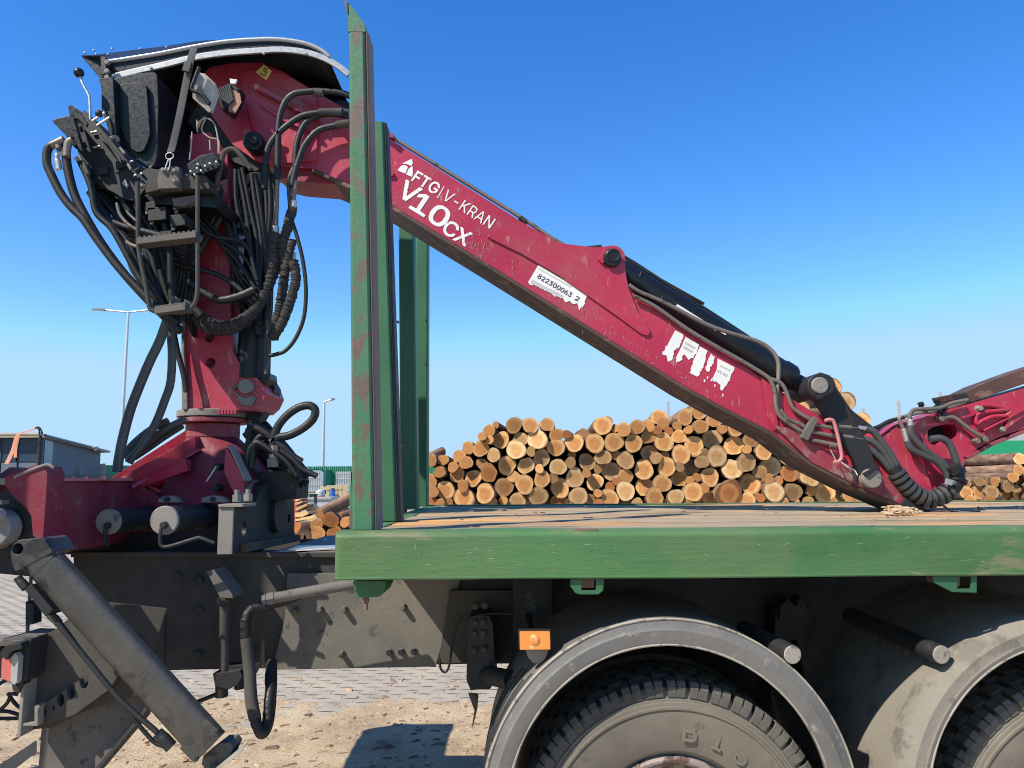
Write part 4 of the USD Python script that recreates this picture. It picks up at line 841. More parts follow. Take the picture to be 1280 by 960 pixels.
# spring tower between the wheels
tw = obj('spring_tower', prism([(970, 762), (1014, 760), (1016, 775), (1005, 790), (1030, 900), (1018, 900), (996, 800), (988, 800), (975, 900), (962, 900), (968, 790)], 3.15, 3.3), 'chassis_steel', TR)
obj('tower_top', prism([(976, 757), (986, 748), (992, 757), (996, 757), (1000, 746), (1008, 757), (1012, 775), (974, 775)], 3.12, 3.2), 'chassis_steel', TR)
for k in range(6): obj('spring_leaf', prism([(880 + k * 12, 846 + k * 7), (1130 - k * 12, 846 + k * 7), (1130 - k * 12, 852 + k * 7), (880 + k * 12, 852 + k * 7)], 3.3, 3.4), 'chassis_steel', TR)
obj('chassis_side', prism([(700, 700), (1700, 700), (1700, 890), (720, 885), (700, 829)], yR + .004, yR + .016), 'chassis_steel', TR)

# ---------------- tail end at the left: lamp, bracket, flap
yt = 2.75
tb = obj('tail_bracket', prism([(46, 796), (62, 790), (110, 752), (205, 762), (170, 870), (96, 893), (62, 912), (36, 914), (34, 900)], yt + .02, yt + .03, ref=yt), 'chassis_steel', TR)
obj('edge_flange', prism([(43, 797), (47, 796), (37, 915), (33, 915)], yt - .05, yt + .03, ref=yt), 'dusty_steel', tb)
obj('top_flange', hull([at(3, 802, yt - .05), at(26, 794, yt - .05), at(47, 797, yt - .05), at(5, 798, yt + .1), at(80, 786, yt + .2), at(50, 785, yt + .2), at(3, 800, yt - .05), at(47, 795, yt - .05)]), 'dusty_grey', TR)
tl = obj('tail_lamp', prism([(11, 844), (12, 822), (17, 809), (25, 801), (29, 850), (25, 850)], yt - .10, yt - .01, ref=yt - .06, soft=.008), 'red_lens', TR, label='round red tail lamp under the dusty flange')
obj('lamp_rim', prism([(25, 818), (30, 812), (34, 818), (32, 848), (28, 852), (24, 848)], yt - .105, yt + .0, ref=yt - .06), 'lamp_grey', tl)
obj('lamp_body', prism([(28, 800), (44, 797), (38, 846), (30, 853)], yt - .08, yt + .015, ref=yt - .06), 'black_steel', tl)
obj('lamp_shade', prism([(14, 812), (22, 802), (40, 799), (42, 806), (28, 810), (22, 820)], yt - .12, yt - .02, ref=yt - .06), 'black_steel', tl)
obj('lamp_bracket', prism([(14, 850), (18, 849), (21, 858), (26, 851), (30, 854), (22, 867), (16, 863)], yt - .06, yt - .02, ref=yt - .06), 'black_steel', TR)
# perforated bracket strip rising to the right
strip = prism([(36, 914), (52, 910), (55, 880), (100, 850), (150, 800), (176, 800), (140, 860), (96, 892)], yt - .015, yt + .012, ref=yt, holes=[[(108 + 6 * math.cos(a), 846 + 14 * math.sin(a)) for a in np.linspace(0, 6.283, 16)[:-1]], [(92 + 5.5 * math.cos(a), 861 + 11 * math.sin(a)) for a in np.linspace(0, 6.283, 16)[:-1]], [(79 + 4.5 * math.cos(a), 873 + 8 * math.sin(a)) for a in np.linspace(0, 6.283, 16)[:-1]], [(70 + 1.6 * math.cos(a), 883 + 4 * math.sin(a)) for a in np.linspace(0, 6.283, 12)[:-1]], [(59.5 + 1.6 * math.cos(a), 888 + 4 * math.sin(a)) for a in np.linspace(0, 6.283, 12)[:-1]]])
obj('perforated_strip', strip, 'chassis_steel', TR)
obj('strip_lip', prism([(50, 880), (54, 877), (57, 879), (54, 884), (54, 904), (36, 904), (36, 901), (50, 900)], yt - .05, yt - .016, ref=yt - .02), 'dusty_steel', TR)
fl = prism([(46, 960), (50, 908), (95, 888), (138, 862), (186, 840), (206, 852), (178, 895), (110, 975), (46, 975)], yt + .06, yt + .075, ref=yt + .05)
obj('tail_plate', fl, 'dusty_grey', TR)
obj('tail_plate_edge', prism([(204, 852), (209, 853), (180, 898), (112, 978), (106, 978), (176, 896)], yt + .02, yt + .09, ref=yt + .05), 'chassis_steel', TR)
obj('tail_bar', hull([at(-30, 975, yt + .1), at(46, 925, yt + .1), at(46, 940, yt + .1), at(-30, 1000, yt + .1), at(-30, 975, yt + .25), at(46, 925, yt + .25), at(46, 940, yt + .25)]), 'dusty_steel', TR)
obj('tail_beam', prism([(-60, 806), (45, 802), (45, 846), (-60, 850)], 4.1, 4.25), 'black_steel', TR)
obj('tail_beam_top', prism([(-60, 804), (45, 800), (45, 806), (-60, 810)], 4.08, 4.26), 'dusty_grey', TR)
for pts in ([(-10, 862), (4, 852), (12, 850), (22, 856)], [(-10, 896), (8, 880), (14, 868), (22, 868)], [(10, 866), (16, 876), (24, 884), (34, 888)], [(-10, 889), (8, 889), (22, 893), (34, 898)], [(-10, 898), (12, 898), (34, 898)]): obj('trailer_line', hose_mesh(pts, 2.9, 2.2), 'hose_rubber', TR)
obj('line_bracket', prism([(32, 752), (42, 756), (42, 780), (32, 782)], 2.95, 3.0), 'black_steel', TR)
# drop clevis behind the leg
obj('leg_hose', hose_mesh([(70, 774), (78, 782), (100, 812), (130, 850), (160, 890), (190, 925), (204, 933)], 2.62, 2.6), 'hose_rubber', TR)

rs = random.Random(31)
def strips(n, gen, mt, parent, name, y):
    out = []
    for _ in range(n):
        x, yy, l, w, a = gen(); ca, sa = math.cos(a), math.sin(a); pts = [(x, yy), (x + l * .4 * ca - w * sa * .5, yy + l * .4 * sa + w * ca * .5), (x + l * ca, yy + l * sa), (x + l * .5 * ca + w * sa * .5, yy + l * .5 * sa - w * ca * .5)]
        P = [at(*p, y) for p in pts]; out.append(trimesh.Trimesh(np.array(P), np.array([[0, 2, 1], [0, 3, 2]]), process=False))
    return obj(name, cat(*out), mt, parent, smooth=False, kind='stuff')
strips(34, lambda: (rs.uniform(425, 1275), rs.uniform(672, 716), rs.uniform(2, 9) ** 1.25, rs.uniform(.3, .8), rs.gauss(0, .2) if rs.random() < .86 else rs.uniform(1.2, 1.9)), 'beam_scratch', TR, 'beam_scratches', Y0 - .012)

# ================================================================== the loader crane
CR = thing('loader_crane', (at(268, 600, 3.7)[0], 3.7, 1.0), 'red timber loader crane with high seat and black hoses, its boom folded along the bed', 'crane')
YBm, YBe = 3.55, 3.80                       # near and far face of the boom
# ---------------- main boom
outline = [(252, 95), (262, 84), (292, 78.5), (327, 78.5), (354, 90), (390, 112), (434, 137.5), (483, 171), (560, 219), (653, 278), (700, 304), (742, 309), (782, 352), (795, 369), (847, 402), (915, 447), (935, 460), (950, 471), (998, 504), (1045, 532), (1090, 560), (1128, 598), (1150, 632), (1161, 640), (1137, 635), (1072, 607), (1013, 577), (965, 540), (900, 507), (855, 482), (710, 392), (602, 325), (486, 254), (440, 232), (392, 211), (345, 208), (318, 200), (290, 180), (262, 140)]
boom = obj('main_boom', prism(outline, YBm, YBe), 'red_paint', CR)
# worn dirty lower flange
def band(path, w, y0, y1, ref):
    P = [at(*p, ref) for p in path]; up = []
    for i, p in enumerate(P):
        d = P[min(i + 1, len(P) - 1)] - P[max(i - 1, 0)]; n = np.array([d[2], 0, -d[0]]); n /= np.linalg.norm(n); up.append(p + n * w)
    return ext(Polygon([(p[0], p[2]) for p in P] + [(p[0], p[2]) for p in up[::-1]]).buffer(0), y0, y1)
low_edge = [(392, 212), (440, 233), (486, 255), (602, 326), (710, 393), (855, 483), (900, 508), (965, 541), (1013, 578), (1072, 608), (1137, 636)]
obj('lower_flange', band(low_edge, .016, YBm - .012, YBe + .012, YBm), 'dirty_flange', boom)
# underside knuckle flange
obj('knuckle_plate', prism([(345, 210), (392, 213), (440, 235), (420, 233), (371, 229), (350, 224)], YBm + .02, YBe - .02, ref=YBm + .05), 'red_paint_old', boom)
# tapered reinforcing plate with the cylinder lug
lug = [(609, 297), (612, 293.5), (640, 296), (668, 301), (700, 308), (725, 311), (742, 310), (750, 309.5)] + [(765.5 + 15.5 * math.cos(a), 323 - 15.5 * math.sin(a)) for a in np.radians(np.linspace(110, -10, 12))] + [(782, 345), (787, 365), (797, 390), (811, 411), (812.5, 417), (808, 420), (801, 418), (770, 395), (740, 374), (700, 346), (650, 317)]
rp = obj('reinforcing_plate', prism(lug, YBm - .010, YBm - .001, ref=YBm), 'red_paint', boom)
rp2 = obj('reinforcing_plate', prism(lug, YBe + .001, YBe + .010, ref=YBm), 'red_paint', boom)
obj('pin_cap', cat(disc(765.5, 322, YBm - .032, YBm - .009, 11.5, 30), lathe([(px2m(5.5, YBm), YBm - .034), (px2m(8, YBm), YBm - .037), (px2m(9.5, YBm), YBm - .032)], *at(765.5, 322, YBm)[[0, 2]])), 'black_gloss', rp)
obj('pin', rod([at(765.5, 322, YBm)[0], YBm, at(765.5, 322, YBm)[2]], [at(765.5, 322, YBm)[0], YBe + .02, at(765.5, 322, YBm)[2]], .035), 'black_steel', rp)
obj('pin_stop', prism([(747, 326), (755, 311), (760, 311), (757, 328), (752, 331)], YBm - .024, YBm - .010, ref=YBm), 'red_paint', rp)
# lower end stiffeners
obj('stiffener', prism([(950, 471), (965, 482), (972, 536), (966, 538), (958, 520)], YBm - .012, YBm - .001, ref=YBm), 'red_paint', boom)
obj('end_cheek', prism([(966, 532), (985, 535), (1040, 572), (1075, 590), (1128, 600), (1150, 630), (1137, 636), (1072, 608), (1013, 578)], YBm - .016, YBm - .001, ref=YBm), 'red_paint_old', boom)
obj('wear_toe', prism([(1128, 622), (1150, 634), (1163, 641), (1156, 643), (1146, 641), (1120, 633)], YBm - .03, YBe + .03, ref=YBm), 'black_steel', boom)
obj('stop_block', prism([(483, 213), (490, 213), (493, 217), (492, 221), (483, 221)], YBm - .014, YBm - .001, ref=YBm), 'red_paint', boom)
# knuckle reinforcing with toothed rail
kp = obj('knuckle_web', prism([(300, 92), (330, 86), (368, 100), (396, 120), (399, 150), (396, 202), (350, 206), (322, 180), (308, 130)], YBm - .012, YBm - .001, ref=YBm), 'red_paint', boom)
rib = obj('toothed_rail', prism([(318, 110), (324, 107), (332, 113), (360, 128), (398, 150), (398, 153), (372, 142), (322, 115)], YBm - .05, YBm - .012, ref=YBm - .02), 'red_paint', boom)
for k in range(17): px = 332 + k * 3.1; py = 117 + k * 1.72; obj('tooth', prism([(px, py), (px + 1.6, py + .8), (px + 1.6, py + 2.6), (px, py + 1.6)], YBm - .052, YBm - .046, ref=YBm - .04), 'black_steel', rib)
obj('rail_end', prism([(318, 109), (323, 106.5), (325, 111), (320, 114)], YBm - .054, YBm - .05, ref=YBm - .04), 'pink_worn', rib)
arch = [(328 + 4 * 0, 110)] ; t = np.radians(np.linspace(175, 35, 14))
obj('arched_rib', sweep(spline([at(*p, YBm - .014) for p in ((328, 111), (333, 107), (342, 105.5), (352, 110), (372, 122), (396, 137))], 6), .006, 8), 'red_paint', kp)
obj('lower_rib', prism([(325, 132), (360, 150), (398, 166), (398, 170), (350, 150)], YBm - .03, YBm - .012, ref=YBm - .02), 'red_paint', boom)
# thin pipe on the top edge
def tube(name, pts, y, r, m, parent=CR, **k): return obj(name, hose_mesh(pts, y, r, **k), m, parent)
yp = YBm + .06
tp = tube('top_pipe', [(486, 169), (520, 190), (560, 215), (653, 273), (680, 291), (706, 307), (715, 309)], yp, 2.6, 'pipe_metal', boom)
obj('fitting', prism([(483, 168), (487, 167), (494, 172), (492, 176), (484, 173)], yp - .03, yp + .02, ref=yp), 'red_paint_old', tp)
obj('clamp', prism([(648, 274), (652, 272), (659, 278), (656, 281)], yp - .03, yp + .03, ref=yp), 'black_steel', tp)
obj('ferrule', hose_mesh([(706, 309), (716, 310.5)], yp - .04, 2.9), 'bare_metal', tp)
tube('top_hose', [(716, 310.5), (730, 310.5), (745, 309), (752, 308)], yp - .04, 2.6, 'hose_rubber', boom)
for (pts, r) in (([(780, 321), (800, 333), (850, 366), (900, 398), (945, 428), (958, 440)], 2.2), ([(784, 325), (830, 352), (880, 380)], 2.0)): tube('cylinder_hose', pts, 3.72, r, 'hose_rubber', boom)
tube('side_pipe', [(786, 356), (800, 365), (830, 378), (880, 404), (912, 416), (945, 426), (962, 436), (972, 450), (973, 470), (971, 500), (974, 516), (990, 532), (1004, 545)], YBm - .012, 2.7, 'pipe_metal', boom)
tube('side_pipe', [(793, 370), (820, 384), (860, 412), (900, 436), (925, 450), (950, 465), (962, 474), (968, 488), (971, 512), (980, 525), (1005, 541)], YBm - .022, 2.7, 'pipe_metal', boom)
tube('side_pipe', [(962, 473), (976, 479), (983, 490), (990, 508), (1000, 517), (1012, 524)], YBm - .02, 2.6, 'pipe_metal', boom)
tube('side_pipe', [(975, 512), (985, 524), (1000, 530), (1008, 536)], YBm - .02, 2.6, 'pipe_metal', boom)
# boom cylinder
a, b = at(770, 338, 3.70), at(986, 474, 3.70)
d = (b - a) / np.linalg.norm(b - a)
cy = obj('boom_cylinder', sweep(np.array([a, a + d * .03, b - d * .06, b - d * .05, b, b + d * .02]), np.array([.066, .068, .068, .074, .074, .062]), 28), 'black_gloss', CR)
obj('rod_end', rod(b, at(1022, 492, 3.70), .045, 20), 'black_steel', cy)
nrm = np.array([d[2], 0, -d[0]])
def on_cyl(px, py, w, h, name='label'):
    p = at(px, py, 3.62); y = 3.70 - .0685
    out = []
    for i in range(9):
        th = [(i / 8 - .5) * h / .0686]
    # curved patch following the barrel
    r = .0692; c0 = a + d * ((p - a) @ d); off = (p - c0) @ (-nrm) ; th0 = math.asin(max(-.95, min(.95, off / r))); V, F = [], []
    rg = random.Random(int(px))
    for i in range(7):
        for j in range(5):
            th = th0 + (j / 4 - .5) * h / r; s = (i / 6 - .5) * w + rg.uniform(-.004, .004) * (i in (0, 6)); rr = r
            V.append(c0 + d * s + rr * (math.cos(th) * np.array([0, -1.0, 0]) + math.sin(th) * (-nrm)))
    for i in range(6):
        for j in range(4): q = i * 5 + j; F += [[q, q + 5, q + 6], [q, q + 6, q + 1]]
    return trimesh.Trimesh(np.array(V), np.array(F), process=False)
for px, py, w, h in ((862, 391, .145, .016), (892, 409, .045, .012), (905, 415, .026, .012)): obj('sticker', on_cyl(px, py, w, h), 'white_vinyl', cy, smooth=True)
# link with its bosses
lk = obj('link', prism([(1006, 480), (1012, 470), (1024, 466), (1036, 470), (1043, 488), (1064, 520), (1083, 555), (1096, 590), (1098, 602), (1088, 606), (1076, 600), (1066, 575), (1040, 535), (1020, 505)], YBm - .045, YBm - .015, ref=YBm - .03, soft=.004), 'black_steel', CR)
obj('boss', disc(1022, 484, YBm - .10, YBm - .02, 16.5, 30, ref=YBm - .06), 'black_steel', lk)
obj('pin_head', disc(1024, 482, YBm - .115, YBm - .09, 10.5, 24, ref=YBm - .1), 'dusty_steel', lk)
obj('pin_strap', prism([(1018, 495), (1040, 484), (1042, 489), (1021, 500)], YBm - .11, YBm - .10, ref=YBm - .1), 'black_steel', lk)
obj('lower_pin', cat(disc(1088, 598, YBm - .075, YBm - .03, 12, 26, ref=YBm - .05)), 'dusty_steel', lk)
obj('pin_keeper', prism([(1076, 592), (1091, 583), (1094, 586), (1081, 596)], YBm - .085, YBm - .07, ref=YBm - .06), 'black_steel', lk)
obj('link', prism([(1012, 470), (1036, 470), (1064, 512), (1106, 545), (1112, 560), (1098, 572), (1060, 540)], YBe + .0, YBe + .03, ref=YBe), 'black_steel', CR)
obj('pin_tube', rod([at(1022, 484, YBm)[0], YBm - .08, at(1022, 484, YBm)[2]], [at(1022, 484, YBm)[0], YBe + .05, at(1022, 484, YBm)[2]], .05), 'black_steel', lk)
# pipe clamp block and fittings
cb = obj('pipe_clamp', prism([(1001, 547), (1003, 541), (1013, 524), (1017, 521), (1021, 525), (1011, 545), (1008, 551)], YBm - .05, YBm - .015, ref=YBm - .03), 'dusty_grey', boom)
for k, (p, q, e) in enumerate((((1019, 531), (1050, 537), 0), ((1015, 540), (1046, 546), 0), ((1014, 550), (1044, 556), 0))):
    tube('pipe', [p, q], YBm - .03, 2.6, 'pipe_metal', boom)
for (x0, y0_, x1, y1_, chrome) in ((1048, 533, 1064, 534, 0), (1053, 545, 1067, 547, 0), (1037, 556, 1046, 557, 0), (1064, 534, 1082, 535.5, 1), (1067, 547, 1078, 549, 1)):
    tube('coupling', [(x0, y0_), (x1, y1_)], YBm - .035, 3.4 if not chrome else 2.8, 'bare_metal' if chrome else 'pipe_metal', boom)
tube('guard_hoop', [(1031, 526), (1037, 524.5), (1042, 527), (1046, 540), (1051, 562), (1052, 572), (1048, 577), (1042, 578)], YBm - .08, 2.3, 'pink_worn', boom)
tube('loose_wire', [(1052, 578), (1060, 584), (1068, 588), (1072, 594)], YBm - .03, .8, 'white_plastic', boom)
tube('loose_wire', [(1038, 562), (1043, 572), (1045, 577)], YBm - .06, .8, 'twine', boom)

# ---------------- lettering and stickers on the boom
E = YBm - .0012
def letter(text, p0, p1, h_px, mt, parent, y=E, bold=True, name='lettering', width=True, depth=.0008):
    m = meshkit.text_mesh(text, 1.0, 1.0, bold=bold); b = m.bounds
    A, B = at(*p0, y), at(*p1, y); d = B - A; L = np.linalg.norm(d); d /= L; u = np.array([-d[2], 0, d[0]]); h = px2m(h_px, y)
    v = m.vertices; sx = L / (b[1][0] - b[0][0]) if width else h
    P = A + np.outer((v[:, 0] - b[0][0]) * sx, d) + np.outer(v[:, 1] * h, u) + np.outer(-(v[:, 2]) * depth, [0, 1, 0])
    f = m.faces
    return obj(name, trimesh.Trimesh(P, f, process=False), mt, parent, smooth=False)
letter('FTG', (514, 225), (544, 243.5), 15, 'white_worn', boom)
obj('lettering', prism([(554.5, 233), (555.6, 233.4), (547, 248), (546, 247.5)], E - .0008, E), 'white_vinyl', boom, smooth=False)
letter('V-KRAN', (552, 248.5), (612, 286), 15, 'white_vinyl', boom, bold=False)
letter('V', (495, 243.5), (516, 256), 24, 'white_worn', boom)
letter('1', (511, 259.5), (529, 270.5), 26, 'white_vinyl', boom)
obj('lettering', prism([(510.5, 259.8), (512.5, 256.8), (532, 268.8), (530, 271.8)], E - .0009, E), 'white_vinyl', boom, smooth=False)
letter('0', (532, 273.5), (553, 286.5), 26, 'white_vinyl', boom)
letter('C', (551, 289), (566, 298.5), 19, 'white_vinyl', boom)
letter('X', (566, 299), (582, 308), 19, 'white_worn', boom)
# tree-shaped emblem in two pieces
obj('emblem', prism([(514.5, 198.5), (516, 203), (514.5, 207.5), (508, 205), (502.5, 204.5)], E - .0008, E), 'white_vinyl', boom, smooth=False)
obj('emblem', prism([(502, 207), (506, 206), (510, 209), (506.5, 217), (497, 213), (499, 210)], E - .0008, E), 'white_vinyl', boom, smooth=False)
obj('emblem', prism([(511, 210.5), (516, 207.5), (516, 217), (515, 221), (507.5, 218)], E - .0008, E), 'white_vinyl', boom, smooth=False)
rj = random.Random(8)
def _edge(x): return np.interp(x, [392, 440, 486, 602, 710, 855, 900, 965], [211, 232, 254, 325, 392, 482, 507, 540])
def _sc():
    c = rj.choice([497, 592, 598, 600, 603, 598, 595, 640, 700, 745, 770, 790, 830, 870, 920]); x = rj.gauss(c, 9 if c < 620 else 16); up = abs(rj.gauss(0, 16 if c in (592, 598, 603) else 9)); return (x, _edge(x) - 1.5 - up, rj.uniform(2, 9) * (1.4 if c in (592, 598, 603) else 1), rj.uniform(.3, .8), rj.gauss(-1.5, .45) if rj.random() < .7 else rj.uniform(0, 3))
strips(95, _sc, 'scuff', boom, 'scuff_marks', YBm - .0026)
strips(26, lambda: (rj.uniform(690, 850), rj.uniform(345, 430) , rj.uniform(3, 10), rj.uniform(.4, .8), rj.uniform(-1.8, -.9)) , 'scuff', boom, 'scuff_marks', YBm - .0112)
def torn(pts, jag, y0, seed):
    r = random.Random(seed); out = []
    for i, p in enumerate(pts):
        q = pts[(i + 1) % len(pts)]; n = max(1, int(math.hypot(q[0] - p[0], q[1] - p[1]) / 2.2)); out.append(p)
        if i in jag:
            for k in range(1, n): f = k / n; out.append((p[0] + (q[0] - p[0]) * f + r.uniform(-1, 1) * 1.0, p[1] + (q[1] - p[1]) * f + r.uniform(-2.2, 2.2)))
    return prism(out, y0 - .0008, y0)
s1_ = obj('serial_sticker', torn([(673, 331), (735, 367), (729.5, 382), (724, 388), (722, 379), (716, 380), (712, 376), (707, 378), (700, 368), (694, 371), (684, 363), (678, 361), (660, 353)], (1, 2, 10, 11), E, 3), 'white_vinyl', boom, smooth=False)
letter('822300063', (671, 347), (713, 371.5), 6.0, 'black_print', s1_, y=E - .0012, bold=True)
letter('2', (718, 374.5), (722.5, 377), 6.0, 'black_print', s1_, y=E - .0012, bold=True)
obj('faded_print', prism([(665, 349), (704, 369), (702, 373), (663, 354)], E - .0016, E - .0010), 'grey_print', s1_, smooth=False)
obj('faded_print', prism([(674, 335), (714, 358), (713.4, 359.5), (673.4, 336.5)], E - .0016, E - .0010), 'grey_print', s1_, smooth=False)
for i, (pts, jag) in enumerate([([(844, 413), (854, 418), (850, 432), (843, 438), (840, 450), (835, 452), (833, 444), (828, 443), (834, 432)], (1, 2, 3, 6, 7)), ([(857, 421), (874, 431), (871, 440), (867, 448), (861, 450), (856, 443), (849, 452), (845, 454), (846, 445), (852, 433)], (1, 2, 3, 5, 6, 7)), ([(875, 433), (884, 438), (880, 455), (873, 470), (868, 469), (862, 466), (866, 452)], (1, 2, 3, 5)), ([(889, 442), (893, 445), (892, 454), (886, 465), (882, 462), (884, 452)], (0, 1, 2, 3, 4)), ([(897, 448), (918, 459), (913, 472), (907, 482), (902, 488), (899, 480), (890, 474), (896, 462)], (1, 2, 3, 4, 5))]):
    k = obj('torn_sticker', torn(pts, jag, E, 20 + i), 'white_vinyl', boom, smooth=False)
    if i == 1: obj('faded_print', prism([(857, 427), (869, 434), (868, 436.5), (856, 429.5)], E - .0016, E - .0010), 'grey_print', k, smooth=False); obj('faded_print', prism([(855, 432), (866, 438.5), (865, 441), (854, 435)], E - .0016, E - .0010), 'grey_print', k, smooth=False)
    if i == 4: letter('65 60', (896, 464.5), (908, 471), 3.4, 'grey_print', k, y=E - .0012); obj('faded_print', prism([(900, 456), (913, 462.5), (912.4, 464), (899.4, 457.5)], E - .0016, E - .0010), 'grey_print', k, smooth=False)
for (x, y_, w) in ((880, 474, 2), (889, 473, 2.2), (893, 480, 1.6), (884, 470, 1.5), (903, 492, 1.8)): obj('torn_sticker', torn([(x, y_), (x + w, y_ + 1), (x + w * .6, y_ + 4), (x - .5, y_ + 3)], (1, 2), E, int(x)), 'white_vinyl', boom, smooth=False)
dm = obj('hook_sign', prism([(330, 81), (340, 89), (333, 100.5), (320, 90.5)], YBm - .0145, YBm - .0125, ref=YBm - .012), 'yellow_vinyl', boom, smooth=False)
obj('hook_mark', cat(*[sweep(spline([at(*p, YBm - .0155) for p in q], 5), .0022, 6) for q in ([(333.5, 88.5), (333, 86), (331, 86), (329.5, 88), (330.5, 89.8), (332.5, 89.5)], [(331.5, 90), (333, 92), (331, 94.3), (328, 93.5), (326, 91.5), (327, 93.8)])]), 'black_print', dm)

# ---------------- column
YC = 3.56; YCe = 3.84
col = obj('column', prism([(237, 168), (262, 165), (284, 190), (286.5, 330), (289, 405), (291.5, 440), (302, 458), (318, 469), (329, 481), (333, 492), (327, 505), (318, 513), (231, 513), (229.5, 470), (229.5, 440), (233, 398), (236, 330)], YC, YCe, holes=[(262, 421.5, 6.3), (263, 453.5, 6.3)]), 'red_paint', CR)
obj('rear_flange', prism([(229, 398), (234, 398), (231.5, 440), (235, 480), (236, 512), (229.5, 512), (228.5, 450)], YC - .018, YC - .002, ref=YC), 'dusty_steel', col)
obj('right_flange', prism([(284, 192), (289, 195), (297, 330), (301, 395), (296, 402), (290, 400), (287, 330)], YC + .05, YCe + .01, ref=YC + .05), 'red_paint_old', col)
pn = obj('cylinder_pin', disc(306.5, 482.5, YC - .03, YC + .0, 9.3, 26), 'dusty_steel', col)
obj('pin_keeper', prism([(291, 483), (300, 480), (301, 484), (293, 487.5)], YC - .02, YC - .004, ref=YC), 'dusty_grey', col)
obj('boss_ring', prism([(293, 488), (300, 494), (308, 498), (316, 495), (321, 497), (316, 508), (303, 506)], YC - .012, YC - .002, ref=YC), 'dusty_steel', col)
obj('far_ear', prism([(318, 462), (334, 470), (342, 484), (341, 492), (322, 525), (303, 526), (300, 500)], YCe - .16, YCe - .06, ref=YC + .1), 'black_steel', col)
obj('column_head', prism([(232, 150), (250, 120), (300, 150), (322, 182), (330, 205), (318, 212), (290, 200), (262, 180)], YC + .02, YCe - .02, ref=YC), 'black_steel', col)
obj('hinge_boss', disc(319, 180, YC - .09, YC - .01, 13, 26, ref=YC - .05), 'black_gloss', col)
obj('hinge_pin', disc(318, 177, YC - .11, YC - .08, 5, 16, ref=YC - .09), 'black_steel', col)
# rotary flange and neck
rc = at(267, 520, 3.70); cxr = rc[0]
def vlathe(prof, cx, cy, n=48):
    pr = [(px2m(r, 3.70), at(267, py, 3.55)[2]) for r, py in prof]
    m = trimesh.creation.revolve(np.array([(0, pr[0][1])] + pr + [(0, pr[-1][1])])[::-1], sections=n); m.apply_translation([cx, cy, 0]); return m
cb_ = obj('rotary_base', vlathe([(32, 545), (32, 528), (30, 527)], cxr, 3.70), 'red_paint_old', CR)
obj('bearing_ring', vlathe([(40, 527), (42, 526), (42, 521), (40, 520.2)], cxr, 3.70), 'red_paint_old', cb_)
fr = obj('swivel_flange', vlathe([(41, 519.8), (43, 519), (43, 511.5), (41.5, 510.5)], cxr, 3.70), 'dusty_steel', CR)
obj('worn_marks', cat(*[prism([(273 + k * 4, 513.2), (275.6 + k * 4, 513), (276.5 + k * 4, 517.6), (273.5 + k * 4, 518)], 3.55 - .012, 3.55 - .006, ref=3.55) for k in range(6)]), 'red_paint', fr)
# pedestal: a cone on a broad foot with sloping ridges
zt_, zb_ = at(267, 545, 3.55)[2], at(267, 640, 3.40)[2]
circ = [(cxr + px2m(31, 3.7) * math.cos(a), 3.70 + px2m(31, 3.7) * math.sin(a), zt_) for a in np.linspace(0, 6.283, 28)[:-1]]
L0, Rr = at(190, 640, 3.42)[0], at(320, 640, 3.42)[0]
ped = obj('pedestal', hull(circ + [(cxr + px2m(31, 3.7) * math.cos(a), 3.70 + px2m(31, 3.7) * math.sin(a), zt_ - .05) for a in np.linspace(0, 6.283, 28)[:-1]] + [(L0, 3.42, zb_), (Rr, 3.42, zb_), (L0, 3.98, zb_), (Rr, 3.98, zb_), (L0, 3.42, zb_ + .02), (Rr, 3.42, zb_ + .10), (Rr, 3.98, zb_ + .10)]), 'red_paint_shaded_grimy', CR)
def wedge(top, y0, y1, drop, m, name, ref=None):
    """a sloping ridge: top edge given in the near plane, its body falling by drop"""
    ref = ref or y0; P = [at(*p, ref) for p in top]; V = []
    for p in P: V += [(p[0], y0, p[2]), (p[0], y1, p[2]), (p[0], y0 + .03, p[2] - drop), (p[0], y1, p[2] - drop)]
    return obj(name, hull(V), m, ped)
wedge([(136, 599), (205, 560), (243, 531)], 3.62, 3.75, .10, 'red_paint', 'upper_ridge')
wedge([(140, 603), (163, 603), (243, 545)], 3.52, 3.61, .10, 'red_paint', 'upper_ridge_skirt')
wedge([(163, 599), (190, 575), (196, 572), (232, 574)], 3.40, 3.46, .05, 'red_paint', 'lower_ridge')
obj('ridge_bar', hull([at(163, 607, 3.38), at(166, 611, 3.38), at(251, 563, 3.52), at(249, 560, 3.52), at(163, 607, 3.42), at(166, 611, 3.42), at(251, 563, 3.56), at(249, 560, 3.56)]), 'red_paint', ped)
obj('gusset', prism([(284, 560), (288, 563), (307, 600), (306, 622), (294, 616), (282, 590)], 3.34, 3.40, ref=3.36), 'red_paint', ped)
obj('gusset_edge', prism([(286, 556), (290, 558), (309.5, 600), (307.5, 602)], 3.33, 3.41, ref=3.35), 'dusty_steel', ped)
obj('lever', cat(disc(270, 583.5, 3.36, 3.42, 4.6, 16), hose_mesh([(270, 584), (265, 592), (258, 602)], 3.34, 1.2)), 'black_steel', ped)
obj('lever_pin', hose_mesh([(270.5, 583), (264, 593), (258, 602)], 3.33, 1.0), 'bare_metal', ped)
obj('plug', cat(disc(268.5, 610, 3.36, 3.42, 4.6, 16), disc(268.5, 610, 3.352, 3.36, 2.6, 12)), 'black_steel', ped)
